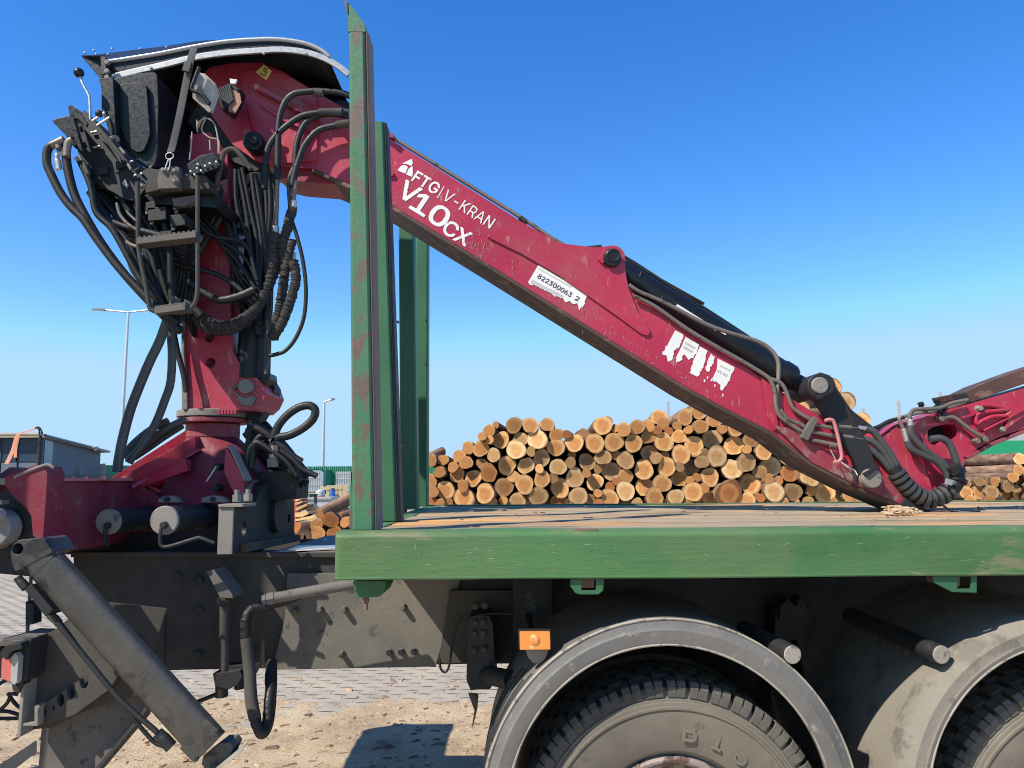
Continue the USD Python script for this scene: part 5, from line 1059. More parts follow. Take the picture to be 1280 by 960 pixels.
# stabiliser beam across the truck: its side faces right, its end plate the camera
XA = at(69, 640, 2.86)[0]; XB = at(150, 640, 2.86)[0]
zT, zB = at(69, 600, 2.86)[2], at(69, 678, 2.86)[2]
sb = obj('stabiliser_beam', bx(XA - .40, XA, 2.86, 4.62, zB - .04, zT), 'red_paint_shaded_grimy', CR)
obj('side_web', hull([(XA, 3.42, zT), (XA, 3.98, zT), (XA, 3.42, zB), (XA, 3.98, zB), (L0 + .1, 3.42, zb_ + .02), (L0 + .1, 3.98, zb_ + .02), (L0 + .1, 3.42, zB), (L0 + .1, 3.98, zB)]), 'red_paint_shaded_grimy', sb)
obj('top_lip', bx(XA - .01, XA + .012, 2.87, 3.5, zT - .004, zT + .008), 'pink_worn', sb)
for px, py, s in ((99, 590, 1.0), (127, 591, .85)):
    y = 3.15; p = at(px, py + 6, y); r = px2m(7.5 * s, y)
    n = obj('clamp_nut', trimesh.creation.cylinder(r, px2m(13 * s, y), sections=6).apply_translation([p[0], y, p[2] + px2m(5, y)]), 'dusty_steel', sb)
    obj('stud', trimesh.creation.cylinder(r * .45, px2m(10, y), sections=12).apply_translation([p[0], y, p[2] + px2m(14 * s, y)]), 'dusty_steel', n)
    obj('washer', bx(p[0] - r * 2, p[0] + r * 1.4, y - r, y + r, p[2] - px2m(3, y), p[2] + px2m(2, y)), 'dusty_steel', n)
for px in (82, 90, 107, 129): p = at(px, 598, 2.95); obj('bolt_head', trimesh.creation.cylinder(.011, .014, sections=6).apply_translation([p[0], 2.95, zT + .007]), 'pink_worn', sb)
ye = 2.80
ar = obj('end_bracket', prism([(17.5, 597), (22, 594), (55, 581.5), (66, 583.5), (69.5, 592), (69.5, 600), (64, 678), (52, 668), (50, 644), (42, 633), (31, 624), (18, 608)], ye - .05, ye + .055, ref=ye, soft=.003), 'red_paint_shaded_grimy', CR)
obj('bracket_edge', sweep(spline([at(*p, ye - .052) for p in ((18, 597), (24, 593.5), (54, 582), (62, 581.5), (67, 585))], 6), .0055, 8), 'dusty_steel', ar)
obj('back_bracket', prism([(-40, 612), (-5, 596), (12, 584), (20, 584), (36, 594), (30, 612), (-40, 625)], ye + .16, ye + .22, ref=ye + .16), 'red_paint_shaded_grimy', CR)
obj('bracket_bridge', hull([at(-40, 599, ye - .04), at(20, 597, ye - .04), at(20, 606, ye - .04), at(-40, 606, ye - .04), at(-40, 599, ye + .16), at(20, 597, ye + .16), at(-40, 606, ye + .16)]), 'dusty_steel', CR)
pv = obj('leg_pivot', prism([(-40, 625), (20, 612), (30, 624), (50, 646), (54, 672), (45, 720), (-40, 712)], ye - .02, ye + .10, ref=ye), 'black_steel', CR)
obj('pivot_cheek', cat(disc(-2, 660, ye - .10, ye - .03, 23, 36, ref=ye - .06), prism([(-40, 640), (0, 637), (20, 655), (16, 675), (0, 686), (-40, 690)], ye - .09, ye - .03, ref=ye - .06)), 'dusty_steel', pv)
obj('pivot_pin', disc(-3, 644, ye - .13, ye - .09, 9, 24, ref=ye - .1), 'bare_metal', pv)
obj('pivot_bolt', prism([(-6, 626), (7, 625), (7, 630), (0, 632), (-6, 632)], ye - .1, ye - .06, ref=ye - .08), 'dusty_grey', pv)
# stabiliser leg: a square tube with rounded edges, hanging at an angle in front of the chassis
yl0 = 2.50
LA, LB = at(37, 691, yl0), at(254, 932, yl0)
dl = (LB - LA) / np.linalg.norm(LB - LA); ul = np.array([-dl[2], 0, dl[0]]); w2 = px2m(21.5, yl0)
sec = Polygon([(-w2, -w2), (w2, -w2), (w2, w2), (-w2, w2)]).buffer(-.036).buffer(.036, 8)
so = np.array(sec.exterior.coords)[:-1]
def prism_along(A, B, so, taper=(1, 1)):
    n = len(so); V = []
    for P, k in ((A, taper[0]), (B, taper[1])): V += [P + ul * p[0] * k + np.array([0, .55, 0]) * (p[1] * k + w2) for p in so]
    F = [[i, (i + 1) % n, (i + 1) % n + n] for i in range(n)] + [[i, (i + 1) % n + n, i + n] for i in range(n)] + [[0, i + 1, i] for i in range(1, n - 1)] + [[n, n + i, n + i + 1] for i in range(1, n - 1)]
    m = trimesh.Trimesh(np.array(V), np.array(F), process=False); m.fix_normals(); return m
leg = obj('stabiliser_leg', prism_along(LA, LB, so), 'leg_steel', CR)
obj('leg_head', prism([(14, 690), (17, 680), (24, 675), (50, 672), (56, 674), (66, 690), (20, 714), (15, 704)], yl0 - .002, yl0 + .13, ref=yl0, holes=[(22.5, 686, 6.8)], soft=.004), 'leg_steel', leg)
obj('weld_ring', prism_along(LA + dl * .055, LA + dl * .062, so * 1.02), 'leg_steel', leg)
obj('end_frame', prism([(258, 898), (279, 917), (244, 953), (238, 948), (225, 935)], yl0 - .004, yl0 + .02, ref=yl0), 'leg_steel', leg)
for px, py in ((271, 915), (245, 949)): obj('bolt', disc(px, py, yl0 - .012, yl0, 2.4, 10), 'black_steel', leg)
ft = obj('leg_rod', prism([(252, 955), (254, 945), (275, 929), (287, 928), (292, 934), (286, 948), (262, 970)], yl0 + .04, yl0 + .12, ref=yl0 + .04, soft=.006), 'dusty_grey', CR)
obj('foot_plate', hull([at(311, 926, yl0 - .02), at(309, 930, yl0 - .02), at(296, 946, yl0 - .04), at(262, 968, yl0 - .04), at(256, 972, yl0 - .02), at(306, 930, yl0 + .2), at(300, 938, yl0 + .2), at(262, 964, yl0 + .2)]), 'dusty_steel', ft)
vb = obj('leg_valve', prism([(31, 737), (39, 730), (66, 762), (57, 771)], yl0 + .0, yl0 + .08, ref=yl0, soft=.003), 'black_steel', CR)
obj('fitting', cat(hose_mesh([(22, 722), (28, 730)], yl0 + .04, 5), hose_mesh([(26, 727), (33, 735)], yl0 + .04, 5.5)), 'black_steel', vb)
obj('elbow', hose_mesh([(62, 768), (69, 774), (74, 780)], yl0 + .04, 5), 'chassis_steel', vb)
obj('lower_fitting', cat(hose_mesh([(197, 916), (204, 922)], yl0 + .03, 6.5), hose_mesh([(203, 922), (214, 934)], yl0 + .03, 7.5)), 'black_steel', vb)
tube('leg_pipe', [(72, 779), (110, 826), (150, 874), (197, 916)], yl0 + .02, 3.4, 'black_steel')

obj('subframe', prism([(80, 636), (306, 632), (306, 693), (80, 693)], 3.43, 3.97), 'black_steel', CR)
# tubes across the truck, their caps towards the camera
def cross_tube(cx, cy, rpx, y0, y1, dir_px, lab):
    P = at(cx, cy, y0); r = px2m(rpx, y0)
    Q = P + [0, y1 - y0, 0]
    t = obj('cross_tube', sweep(np.array([P, Q]), r, 28), 'black_steel', CR, label=lab)
    obj('cap', lathe([(0, y0 - .008), (r * .96, y0 - .008), (r * 1.02, y0 - .004), (r * 1.02, y0 + .004)], P[0], P[2], 0, 360, 30), 'dusty_steel', t)
    obj('plug', lathe([(0, y0 - .03), (r * .22, y0 - .03), (r * .25, y0 - .009)], P[0] + r * .1, P[2] - r * .3, 0, 360, 10), 'black_steel', t)
    return t, P, r
t1, P1, r1 = cross_tube(136, 652, 15.5, 3.06, 3.75, None, 'round tube end left of its twin below the pedestal')
t2, P2, r2 = cross_tube(206, 650.5, 17.5, 3.0, 3.7, None, 'round tube end nearer the bracket below the pedestal')
tube('tube_pipe', [(202, 660), (200, 672), (202, 682), (212, 683), (245, 673), (252, 673), (268, 679)], 2.98, 2.5, 'black_steel')
tube('tube_pipe', [(132, 660), (131, 676), (136, 682)], 3.04, 2.5, 'black_steel')
for px, w in ((211, 14), (268, 17)):
    lu = obj('lug', cat(prism([(px - w, 628), (px - w + 2, 622), (px - 4, 619.5), (px + 6, 620), (px + w - 4, 623), (px + w, 628)], 3.30, 3.34)), 'dusty_steel', CR)
    obj('lug_bolt', disc(px - 3, 624, 3.285, 3.30, 3, 12), 'black_steel', lu)
# console plate running across, holes and hump, seen from its right side
XC = at(292, 650, 3.05)[0]; cz = lambda py, y: at(330, py, y)[2]
Yn, Yf = 3.05, 3.9
def yz_plate(pts, x0, x1, holes=()):
    g = Polygon(pts)
    for h in holes: g = g.difference(Point(h[0], h[1]).buffer(h[2], 10))
    m = trimesh.creation.extrude_polygon(g, x1 - x0, engine='earcut'); v = m.vertices
    return trimesh.Trimesh(np.stack([x0 + v[:, 2], v[:, 0], v[:, 1]], 1), m.faces, process=False)
def yz(px, py):
    """where the sight line meets the plate's plane x = XC"""
    d = Fw + (px - 640) / FPX * Rt - (py - 480) / FPX * Up; s = XC / d[0]; p = EYE + d * s; return p[1], p[2]
cp = obj('console_plate', yz_plate([yz(*p) for p in ((292, 634), (311, 632), (318, 630), (326, 612), (334, 600), (341, 599), (347, 604), (352, 622), (368, 625), (368, 668), (330, 676), (300, 690), (292, 692))], XC - .02, XC, holes=[(*yz(305, 661), .028), (*yz(361.5, 648), .022)]), 'black_steel', CR)
obj('face_plate', bx(XC - .055, XC + .002, Yn - .012, Yn - .001, yz(292, 692)[1], yz(292, 634)[1]), 'dusty_steel', cp)
obj('hump_plate', yz_plate([yz(*p) for p in ((318, 628), (326, 609), (334, 600), (341, 599), (345, 604), (350, 622))], XC - .075, XC - .055), 'dusty_steel', cp)
q = yz(343, 642); obj('pivot_disc', trimesh.creation.cylinder(.085, .03, sections=32).apply_transform(trimesh.transformations.rotation_matrix(math.pi / 2, [0, 1, 0])).apply_translation([XC + .012, q[0], q[1]]), 'black_steel', cp)
obj('base_rail', yz_plate([yz(*p) for p in ((300, 679), (368, 668), (368, 676), (300, 690))], XC + .002, XC + .03), 'chassis_steel', cp)
for px, py in ((296, 618), (310, 617)):
    p = at(px, py + 6, 3.09); n = obj('clamp_nut', trimesh.creation.cylinder(px2m(5.5, 3.09), px2m(9, 3.09), sections=6).apply_translation([p[0], 3.09, p[2] + px2m(1, 3.09)]), 'dusty_steel', cp)
    obj('stud', trimesh.creation.cylinder(px2m(3, 3.09), px2m(7, 3.09), sections=12).apply_translation([p[0], 3.09, p[2] + px2m(8, 3.09)]), 'dusty_steel', n)
obj('nut_plate', bx(XC - .055, XC + .04, Yn - .02, Yn + .14, yz(292, 634)[1] + .001, yz(292, 630)[1]), 'dusty_steel', cp)
obj('deck_sheet', prism([(340, 690), (420, 687), (418, 692), (340, 694)], 3.255, 4.2), 'dusty_steel', CR)
obj('crumpled_sheet', hull([at(342, 690, 3.255), at(420, 684, 3.255), at(420, 688, 3.255), at(342, 692, 3.255), at(370, 682, 3.5), at(420, 681, 3.5)]), 'bare_metal', CR)

# ---------------- lift cylinder beside the column
la, lb = at(327, 224, 3.62), at(315, 474, 3.62)
lc = obj('lift_cylinder', sweep(np.array([la, la + (lb - la) * .02, la + (lb - la) * .03, lb * 1.0]), np.array([px2m(16, 3.62), px2m(17, 3.62), px2m(16, 3.62), px2m(19.5, 3.62)]), 24), 'black_gloss', CR)
obj('rod', rod(la, at(322, 190, 3.62), px2m(9, 3.62), 16), 'black_steel', lc)
obj('gland', hose_mesh([(327, 222), (326, 236)], 3.62, 18.5, sides=24), 'black_gloss', lc)
obj('foot', prism([(295, 462), (336, 466), (337, 474), (330, 484), (312, 490), (300, 478)], YC + .02, YC + .14, ref=YC + .02), 'black_gloss', lc)
obj('side_bar', hose_mesh([(337, 400), (335, 470)], 3.52, 3.0), 'black_steel', lc)
obj('sticker', prism([(321, 300), (327, 300), (327.5, 309.5), (321, 310)], 3.54, 3.5412, ref=3.545), 'white_plastic', lc, smooth=False)
for py in (268, 285, 300, 356): obj('bracket', prism([(296, py), (318, py - 3), (318, py + 3), (296, py + 5)], 3.60, 3.66), 'black_steel', CR)

# ---------------- jib (second boom) running up to the right
YJ, YJe = 3.60, 3.82
jib = obj('jib', prism([(1098, 546), (1118, 531), (1146, 524), (1176, 515), (1213, 505), (1280, 486), (1420, 446), (1420, 495), (1280, 536), (1250, 546), (1236, 553), (1222, 561), (1208, 572), (1202, 590), (1198, 605), (1182, 625), (1162, 634), (1140, 620), (1108, 580)], YJ, YJe, holes=[[(1159.5, 545), (1160, 538), (1166, 534), (1184, 530), (1193, 531), (1196.5, 536), (1196, 545), (1190, 549), (1180, 550.5), (1172, 556.5), (1164, 555), (1160, 551)]]), 'red_paint', CR)
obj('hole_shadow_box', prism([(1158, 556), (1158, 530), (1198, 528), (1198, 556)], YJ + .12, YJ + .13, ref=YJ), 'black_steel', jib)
obj('edge_flange', prism([(1204, 571), (1208, 571), (1236, 554), (1280, 537), (1420, 497), (1420, 502), (1280, 541), (1238, 558), (1210, 574)], YJ - .012, YJe + .012, ref=YJ), 'red_paint_old', jib)
ry = YJ - .012
obj('raised_rib', sweep(spline([at(*p, ry) for p in ((1226, 506.5), (1240, 507), (1262, 512), (1258, 519), (1240, 521), (1226, 527), (1221, 530), (1220, 522), (1224, 517), (1240, 514), (1262, 512))], 6), .010, 8), 'red_paint', jib)
obj('raised_rib', hull([at(1228, 537, YJ - .001), at(1232, 540.5, YJ - .001), at(1285, 508, YJ - .001), at(1285, 514, YJ - .001), at(1230, 539, YJ - .03), at(1285, 510, YJ - .03)]), 'red_paint', jib)
obj('raised_rib', prism([(1262, 512), (1290, 504), (1420, 466), (1420, 472), (1290, 511), (1250, 540), (1254, 532)], YJ - .02, YJ - .001, ref=YJ), 'red_paint', jib)
obj('joint_plate', prism([(1100, 548), (1118, 534), (1128, 540), (1150, 574), (1166, 620), (1150, 628), (1130, 600), (1112, 572)], YJ - .02, YJ - .001, ref=YJ), 'red_paint', jib)
obj('joint_plate', prism([(1108, 538), (1146, 526), (1150, 540), (1158, 560), (1152, 575), (1132, 548)], YJ - .012, YJ - .001, ref=YJ), 'red_paint', jib)
for px, py in ((1222, 511), (1250, 537), (1179, 523)): obj('bolt', hexbolt(px, py, YJ, 3.6, .03), 'dusty_steel', jib)
ex = obj('extension_beam', prism([(1187, 493.5), (1209, 489.5), (1228, 480), (1280, 461), (1420, 416), (1420, 440), (1280, 480), (1213, 503), (1206, 506), (1190, 500)], YJ + .03, YJe - .03, ref=YJ + .03), 'dirty_flange', CR)
obj('beam_mouth', prism([(1190, 494.5), (1207, 491.5), (1211, 500), (1193, 505)], YJ + .022, YJ + .029, ref=YJ + .03), 'black_steel', ex)
# jib pipes and hoses
tube('jib_pipe', [(1176, 522.5), (1188, 521), (1196, 524), (1210, 535), (1222, 543), (1233, 548.5)], YJ - .03, 2.6, 'pipe_metal', jib)
for px, py in ((1178, 523), (1223, 551), (1233, 549)): obj('nut', disc(px, py, YJ - .04, YJ - .0, 4, 6), 'pipe_metal', jib)
tube('jib_pipe', [(1210, 500), (1190, 504), (1175, 510), (1160, 511), (1144, 512), (1138, 517), (1137, 524)], YJ - .05, 2.6, 'dusty_grey', jib)
tube('jib_pipe', [(1206, 503), (1170, 514), (1150, 516), (1126, 522), (1106, 531), (1098, 538)], YJ - .02, 2.3, 'pipe_metal', jib)
tube('jib_pipe', [(1130, 522), (1112, 526), (1096, 534), (1080, 537), (1066, 535)], YJ - .03, 2.3, 'hose_rubber', jib)
tube('jib_pipe', [(1126, 520), (1124, 524), (1128, 534), (1131, 540)], YJ - .05, 2.4, 'pipe_metal', jib)
for pts in ([(1137, 524), (1138, 533)], [(1129, 536), (1134, 552)]):
    tube('coupling', pts, YJ - .055, 3.6, 'bare_metal', jib)
vbk = obj('valve_block', prism([(1170, 507), (1180, 503), (1182, 512), (1172, 516)], YJ - .05, YJ - .0, ref=YJ - .03), 'black_steel', jib)
for px, py in ((1153, 504), (1173, 500), (1180, 512)): obj('nipple', cat(disc(px, py, YJ - .05, YJ - .02, 2.2, 8), prism([(px - 3, py + 1), (px + 3, py + 1), (px + 1, py + 6), (px - 1, py + 6)], YJ - .04, YJ - .02)), 'black_steel', jib)
yh = YJ - .07
for pts in ([(1138, 532), (1139, 542), (1146, 552), (1158, 564), (1175, 576), (1188, 590), (1192, 598)], [(1134, 551), (1140, 562), (1156, 570), (1172, 578), (1182, 590), (1186, 600)], [(1163, 549), (1176, 548), (1186, 554), (1192, 566), (1197, 582), (1199, 598)],
            [(1082, 536), (1092, 540), (1102, 552), (1112, 566), (1120, 580), (1126, 592)], [(1078, 549), (1090, 552), (1102, 562), (1112, 576), (1120, 590)], [(1060, 557), (1072, 560), (1088, 563), (1102, 574), (1114, 588), (1122, 596)]):
    tube('jib_hose', pts, yh, 4.4, 'hose_grey')
# spiral-wrapped bundle
P = spline([at(*p, yh - .01) for p in ((1116, 584), (1124, 596), (1134, 608), (1146, 618), (1160, 624), (1174, 621), (1188, 613), (1196, 602), (1196, 592), (1190, 582))], 14)
sgm = np.linspace(0, 1, len(P))
bd = obj('hose_bundle', sweep(P, px2m(9.5, yh) * (1 - .12 * np.abs(sgm - .3)), 14), 'hose_rubber', CR)
for k in range(11):
    i = int((.06 + k * .058) * (len(P) - 1)); seg = P[i:i + 5]
    obj('spiral_turn', sweep(spline(seg, 2), px2m(11.2, yh), 14), 'hose_grey', bd)
for i in (112, 98): obj('clamp_band', sweep(P[i:i + 6], px2m(11.5, yh), 14), 'black_gloss', bd)
obj('buckle', prism([(1183, 598), (1192, 600), (1190, 607), (1182, 605)], yh - .06, yh - .05), 'bare_metal', bd)
tube('loose_strap', [(1166, 624), (1176, 630), (1188, 638), (1198, 641), (1216, 640), (1227, 637), (1222, 634)], 3.45, 1.4, 'black_steel')

# ---------------- high seat: canopy, shell, controls
yn, yf = 3.38, 3.86
U = [(137, 77), (160, 73.5), (200, 67), (240, 59), (280, 52.5), (320, 49.5), (350, 49.5), (380, 54), (400, 62), (412, 71)]
Lr = [(139, 96.5), (170, 89), (205, 81), (240, 72.5), (280, 66.5), (320, 63.5), (352, 62), (380, 65), (402, 71.5), (422, 82), (436, 93)]
Us, Ls = [spline([at(*p, yn) for p in q], 8) for q in (U, Lr)]
cn = obj('canopy', cat(), 'canvas_black', CR) if False else None
def loft(A, B, flip=False):
    n = min(len(A), len(B)); A = np.array([A[int(i)] for i in np.linspace(0, len(A) - 1, n)]); B = np.array([B[int(i)] for i in np.linspace(0, len(B) - 1, n)])
    V = np.vstack([A, B]); F = []
    for i in range(n - 1): F += [[i, n + i, n + i + 1], [i, n + i + 1, i + 1]]
    return trimesh.Trimesh(V, np.array(F)[:, ::-1] if flip else np.array(F), process=False)
Us3 = Us + [.02, .16, .03]; Us4 = Us3 + [0, .36, .0]
crown = spline([at(*p, yn + .16) for p in ((106, 70), (137, 66), (170, 62), (210, 57), (250, 51), (290, 50), (330, 52), (370, 57), (400, 68), (412, 76))], 8)
lowF = Ls + [0, .50, 0]
canopy = obj('canopy', cat(loft(Ls + [0, .004, 0], Us + [0, .004, 0]), loft(Us + [0, .003, 0], crown), loft(crown, crown + [0, .40, 0]), loft(crown + [0, .40, 0], lowF)), 'black_gloss', CR, smooth=60, label='black folding canopy with pale metal rims over the high seat')
obj('rim', sweep(Us, px2m(3.0, yn), 10), 'alu_trim', canopy)
P = Ls; d0 = np.gradient(P, axis=0); V, F = [], []
for i, p in enumerate(P):
    t = d0[i] / np.linalg.norm(d0[i]); n = np.array([-t[2], 0, t[0]]); h = px2m(3.8, yn)
    V += [p + n * h + [0, -.004, 0], p - n * h + [0, -.004, 0], p - n * h + [0, .008, 0], p + n * h + [0, .008, 0]]
for i in range(len(P) - 1):
    for k in range(4): a, b = i * 4 + k, i * 4 + (k + 1) % 4; F += [[a, b, b + 4], [a, b + 4, a + 4]]
obj('rim', trimesh.Trimesh(np.array(V), np.array(F)[:, ::-1], process=False), 'alu_trim', canopy, smooth=20)
for px, py in ((141, 94), (188, 84), (230, 76), (251, 72), (273, 69), (329, 66), (382, 66)): obj('rivet', disc(px, py, yn - .012, yn - .002, 1.9, 10), 'lamp_grey', canopy)
for px, py in ((106, 66), (117, 63), (120, 68), (135, 68), (140, 61), (175, 61), (208, 59), (241, 57)): p = at(px, py, yn + .1); obj('rivet', trimesh.creation.icosphere(1, .0055).apply_translation(p), 'bare_metal', canopy)
obj('front_flange', prism([(102, 69), (107, 70), (131, 70), (130, 95), (126, 98), (120, 92)], yn + .10, yn + .14, ref=yn + .1), 'black_gloss', canopy)
obj('front_visor', hull([at(102, 69, yn + .1), at(131, 69, yn + .05), at(102, 70.5, yn + .1), at(124, 96, yn + .2), at(128, 96, yn + .2), at(102, 69, yn + .5), at(131, 68, yn + .5)]), 'black_gloss', canopy)
hg = obj('hinge', prism([(130, 75), (136, 75), (137, 96), (131, 97)], yn - .03, yn + .03, ref=yn), 'black_steel', canopy)
for py in (77, 88, 96): obj('hinge_pin', disc(133, py, yn - .045, yn - .03, 3.4, 10), 'dusty_steel', hg)
# side wall post and seat shell
YCN, yn = yn, 3.20
obj('front_post', prism([(124, 98), (131, 97), (141, 97), (145, 170), (150, 178), (137, 168), (127, 135), (127, 112)], yn + .06, yn + .12, ref=yn + .06), 'black_gloss', CR)
sh = [(141, 98), (170, 92), (196, 90), (198, 130), (197, 170), (196, 190), (193, 205), (188, 211), (178, 207), (160, 190), (150, 178), (146, 160)]
seat = obj('seat_shell', prism(sh, yn + .12, yn + .50, ref=yn + .12, soft=.02), 'black_gloss', CR, label='black moulded seat shell under the canopy')
obj('seat_pad', prism([(150, 108), (185, 104), (190, 170), (180, 198), (165, 186), (152, 160)], yn + .10, yn + .122, ref=yn + .12, soft=.03), 'black_gloss', seat)
obj('shell_edge', sweep(spline([at(*p, yn + .118) for p in ((144, 125), (146, 150), (148, 172), (160, 190), (178, 205), (188, 210), (195, 200), (197, 180))], 6), .007, 8), 'black_gloss', seat)
bp = obj('back_panel', prism([(150, 100), (200, 88), (245, 80), (262, 90), (240, 140), (222, 170), (205, 170), (196, 168), (196, 110)], yf - .04, yf - .02, ref=yn + .3), 'black_steel', CR)
for q in ([(168, 117), (185, 112), (202, 106)], [(205, 106), (209, 115), (218, 124)], [(172, 122), (182, 130), (186, 136)], [(190, 136), (205, 131), (220, 128)], [(200, 160), (215, 148), (232, 142)]): obj('moulded_rib', sweep(spline([at(*p, yn + .3) * [1, 0, 1] + [0, yf - .045, 0] for p in q], 6), .012, 8), 'black_gloss', bp)
# rear curtain hanging from the canopy
nx, nz = 40, 14; Pb = np.array([Ls[int(i)] for i in np.linspace(len(Ls) * .38, len(Ls) - 1, nx)]) + [0, .42, 0]
V = []; F = []
bot = spline([at(*p, yn + .3) for p in ((255, 110), (300, 110), (352, 98), (380, 112), (410, 128), (440, 142))], 10); bot = np.array([bot[int(i)] for i in np.linspace(0, len(bot) - 1, nx)]) * [1, 0, 1] + [0, yn + .62, 0]
for i in range(nx):
    for j in range(nz): f = j / (nz - 1); p = Pb[i] * (1 - f) + bot[i] * f; V.append(p + [0, .03 * math.sin(i * .9 + 2 * f) * f + .02 * math.sin(i * .37 + f * 5), 0])
for i in range(nx - 1):
    for j in range(nz - 1): q = i * nz + j; F += [[q, q + 1, q + nz + 1], [q, q + nz + 1, q + nz]]
obj('rear_curtain', trimesh.Trimesh(np.array(V), np.array(F), process=False), 'canvas_black', canopy, smooth=60)
# webbing strap with buckle, ring and hook
sp_ = obj('webbing_strap', ribbon([at(243, 58, yn - .02), at(238, 75, yn - .02), at(231, 110, yn - .01), at(224, 145, yn + .0), at(216, 180, yn + .02), at(213, 190, yn + .02)], px2m(9.5, yn), .004), 'webbing', CR, smooth=True)
obj('buckle', prism([(233, 78), (241, 80), (238, 92), (229, 90)], yn - .035, yn - .022, ref=yn - .02), 'black_steel', sp_)
t = np.linspace(0, 6.283, 20); o = at(212, 195, yn)
obj('ring', sweep(np.stack([o[0] + px2m(5.2, yn) * np.cos(t), np.full(20, yn), o[2] + px2m(4.4, yn) * np.sin(t)], 1), px2m(.75, yn), 6), 'bare_metal', sp_)
obj('hook', cat(hose_mesh([(211, 199), (208, 206), (206, 213)], yn, .9), hose_mesh([(213, 199), (212, 208), (210, 213)], yn, .9)), 'bare_metal', sp_)
# work lamps
wl = obj('work_lamp', hull([at(*p, yn + q) for p, q in (((246, 90), .0), ((256, 92), .0), ((270, 105), .0), ((274, 120), .05), ((266, 142), .06), ((242, 122), .0), ((243, 104), .0), ((250, 92), .14), ((272, 112), .16), ((262, 140), .16), ((246, 118), .14))]), 'lamp_grey', CR)
obj('glass', prism([(243, 106), (253, 110), (266, 140), (262, 142), (242, 124)], yn - .012, yn - .002, ref=yn), 'dusty_steel', wl)
obj('lamp_stay', cat(hose_mesh([(249, 84), (243, 100), (240, 112), (252, 118), (262, 130)], yn - .03, 2.6)), 'black_gloss', wl)
bl = obj('beacon_lamp', hull([at(*p, yn + .2 + q) for p, q in (((288, 110), 0), ((300, 117), 0), ((302, 128), 0), ((294, 142), 0), ((286, 140), 0), ((283, 126), 0), ((290, 115), .05), ((298, 130), .05))]), 'old_lens', CR)
for k in range(7): obj('cooling_fin', prism([(272 + k * 2.4, 112 - k * 1.0), (274 + k * 2.4, 112 - k * 1.0), (283 + k * 1.6, 136 - k * 1.6), (281 + k * 1.6, 137 - k * 1.6)], yn + .19, yn + .29, ref=yn + .2), 'black_steel', bl)
obj('lamp_case', prism([(270, 112), (288, 103), (300, 110), (296, 122), (286, 140), (274, 132)], yn + .21, yn + .28, ref=yn + .2), 'black_gloss', bl)
obj('lamp_tag', prism([(289, 101), (298, 102), (296, 107), (290, 107)], yn + .18, yn + .19, ref=yn + .2), 'white_plastic', bl)
tw = [[(246, 150), (247, 160), (252, 150), (257, 147), (252, 162), (262, 172), (273, 175), (274, 190)], [(247, 165), (247, 155), (256, 148), (266, 152), (271, 165), (273, 182), (273, 192)], [(240, 165), (239, 180), (237, 200)], [(262, 175), (263, 188)]]
for q in tw: tube('twine', q, yn + .05, 1.0, 'twine')
# joystick levers
jy = obj('joystick', trimesh.creation.icosphere(3, px2m(6.5, yn)).apply_translation(at(98.5, 91, yn)), 'black_gloss', CR, label='ball-topped control lever at the far left')
obj('stem', hose_mesh([(100, 96), (104, 106), (110, 117), (112, 125), (113, 150)], yn, 1.7), 'bare_metal', jy)
j2 = obj('joystick', trimesh.creation.icosphere(3, px2m(4.2, yn + .2)).apply_translation(at(201, 185.5, yn + .2)), 'black_gloss', CR, label='ball-topped control lever seen under the seat')
obj('stem', hose_mesh([(201.5, 189), (204, 200), (206, 213)], yn + .2, 1.2), 'black_steel', j2)
for pts in ([(115, 151.5), (131, 140.5)], [(121, 157), (137, 146.5)]): tube('pedal_pin', pts, yn + .0, 1.5, 'bare_metal')
obj('knob', trimesh.creation.icosphere(2, px2m(5, yn)).apply_translation(at(124, 142, yn)), 'black_steel', CR)
# control console
cs = obj('control_console', prism([(92, 155), (108, 140), (118, 150), (137, 172), (150, 188), (164, 206), (178, 212), (192, 213), (206, 215), (203, 228), (184, 238), (172, 253), (158, 251), (146, 243), (130, 235), (118, 231), (106, 212), (97, 180)], yn + .10, yn + .42, ref=yn + .12), 'black_steel', CR)
fp = obj('foot_rest', hull([at(*p, yn + q) for p, q in (((65.5, 151), 0), ((68, 149), 0), ((91, 143.5), 0), ((98, 172), .0), ((84, 171), 0), ((66, 153), .3), ((91, 144), .3), ((98, 172), .3))]), 'black_gloss', CR)
obj('side_frame', prism([(90, 137), (93, 135), (104, 142), (114, 158), (112, 162), (102, 152), (97, 152), (108, 192), (105, 192), (98, 180)], yn - .03, yn - .018, ref=yn), 'black_gloss', fp)
obj('slot_plate', prism([(97, 153), (104, 151), (117, 194), (112, 190), (104, 176)], yn - .02, yn - .012, ref=yn, holes=[[(102, 162), (105.5, 160), (108, 168), (104, 168)], [(106, 181), (110, 180), (113, 187), (109, 188)]]), 'chassis_steel', fp)
obj('slot_plate', prism([(121, 163), (150, 196), (152, 204), (146, 200), (124, 172)], yn + .05, yn + .06, ref=yn + .05), 'black_steel', fp)
for px, py, w in ((118, 165, 4), (121, 183.5, 4.5), (164.5, 201.5, 2), (169, 219, 2.2), (177, 217, 1.2)): obj('bolt', hose_mesh([(px - w, py + 1), (px + w, py - 1)], yn + .09, 1.5), 'bare_metal', cs)
obj('small_plate', prism([(155, 231), (159, 226), (162, 233), (161, 237)], yn + .08, yn + .09, ref=yn + .1), 'lamp_grey', cs)
obj('small_plate', prism([(95, 200), (102, 196), (105, 202), (98, 203)], yn + .03, yn + .05, ref=yn + .05), 'lamp_grey', cs)
obj('small_plate', prism([(106, 204), (108, 205), (113, 217), (112, 220), (107, 212)], yn + .03, yn + .05, ref=yn + .05), 'dusty_grey', cs)
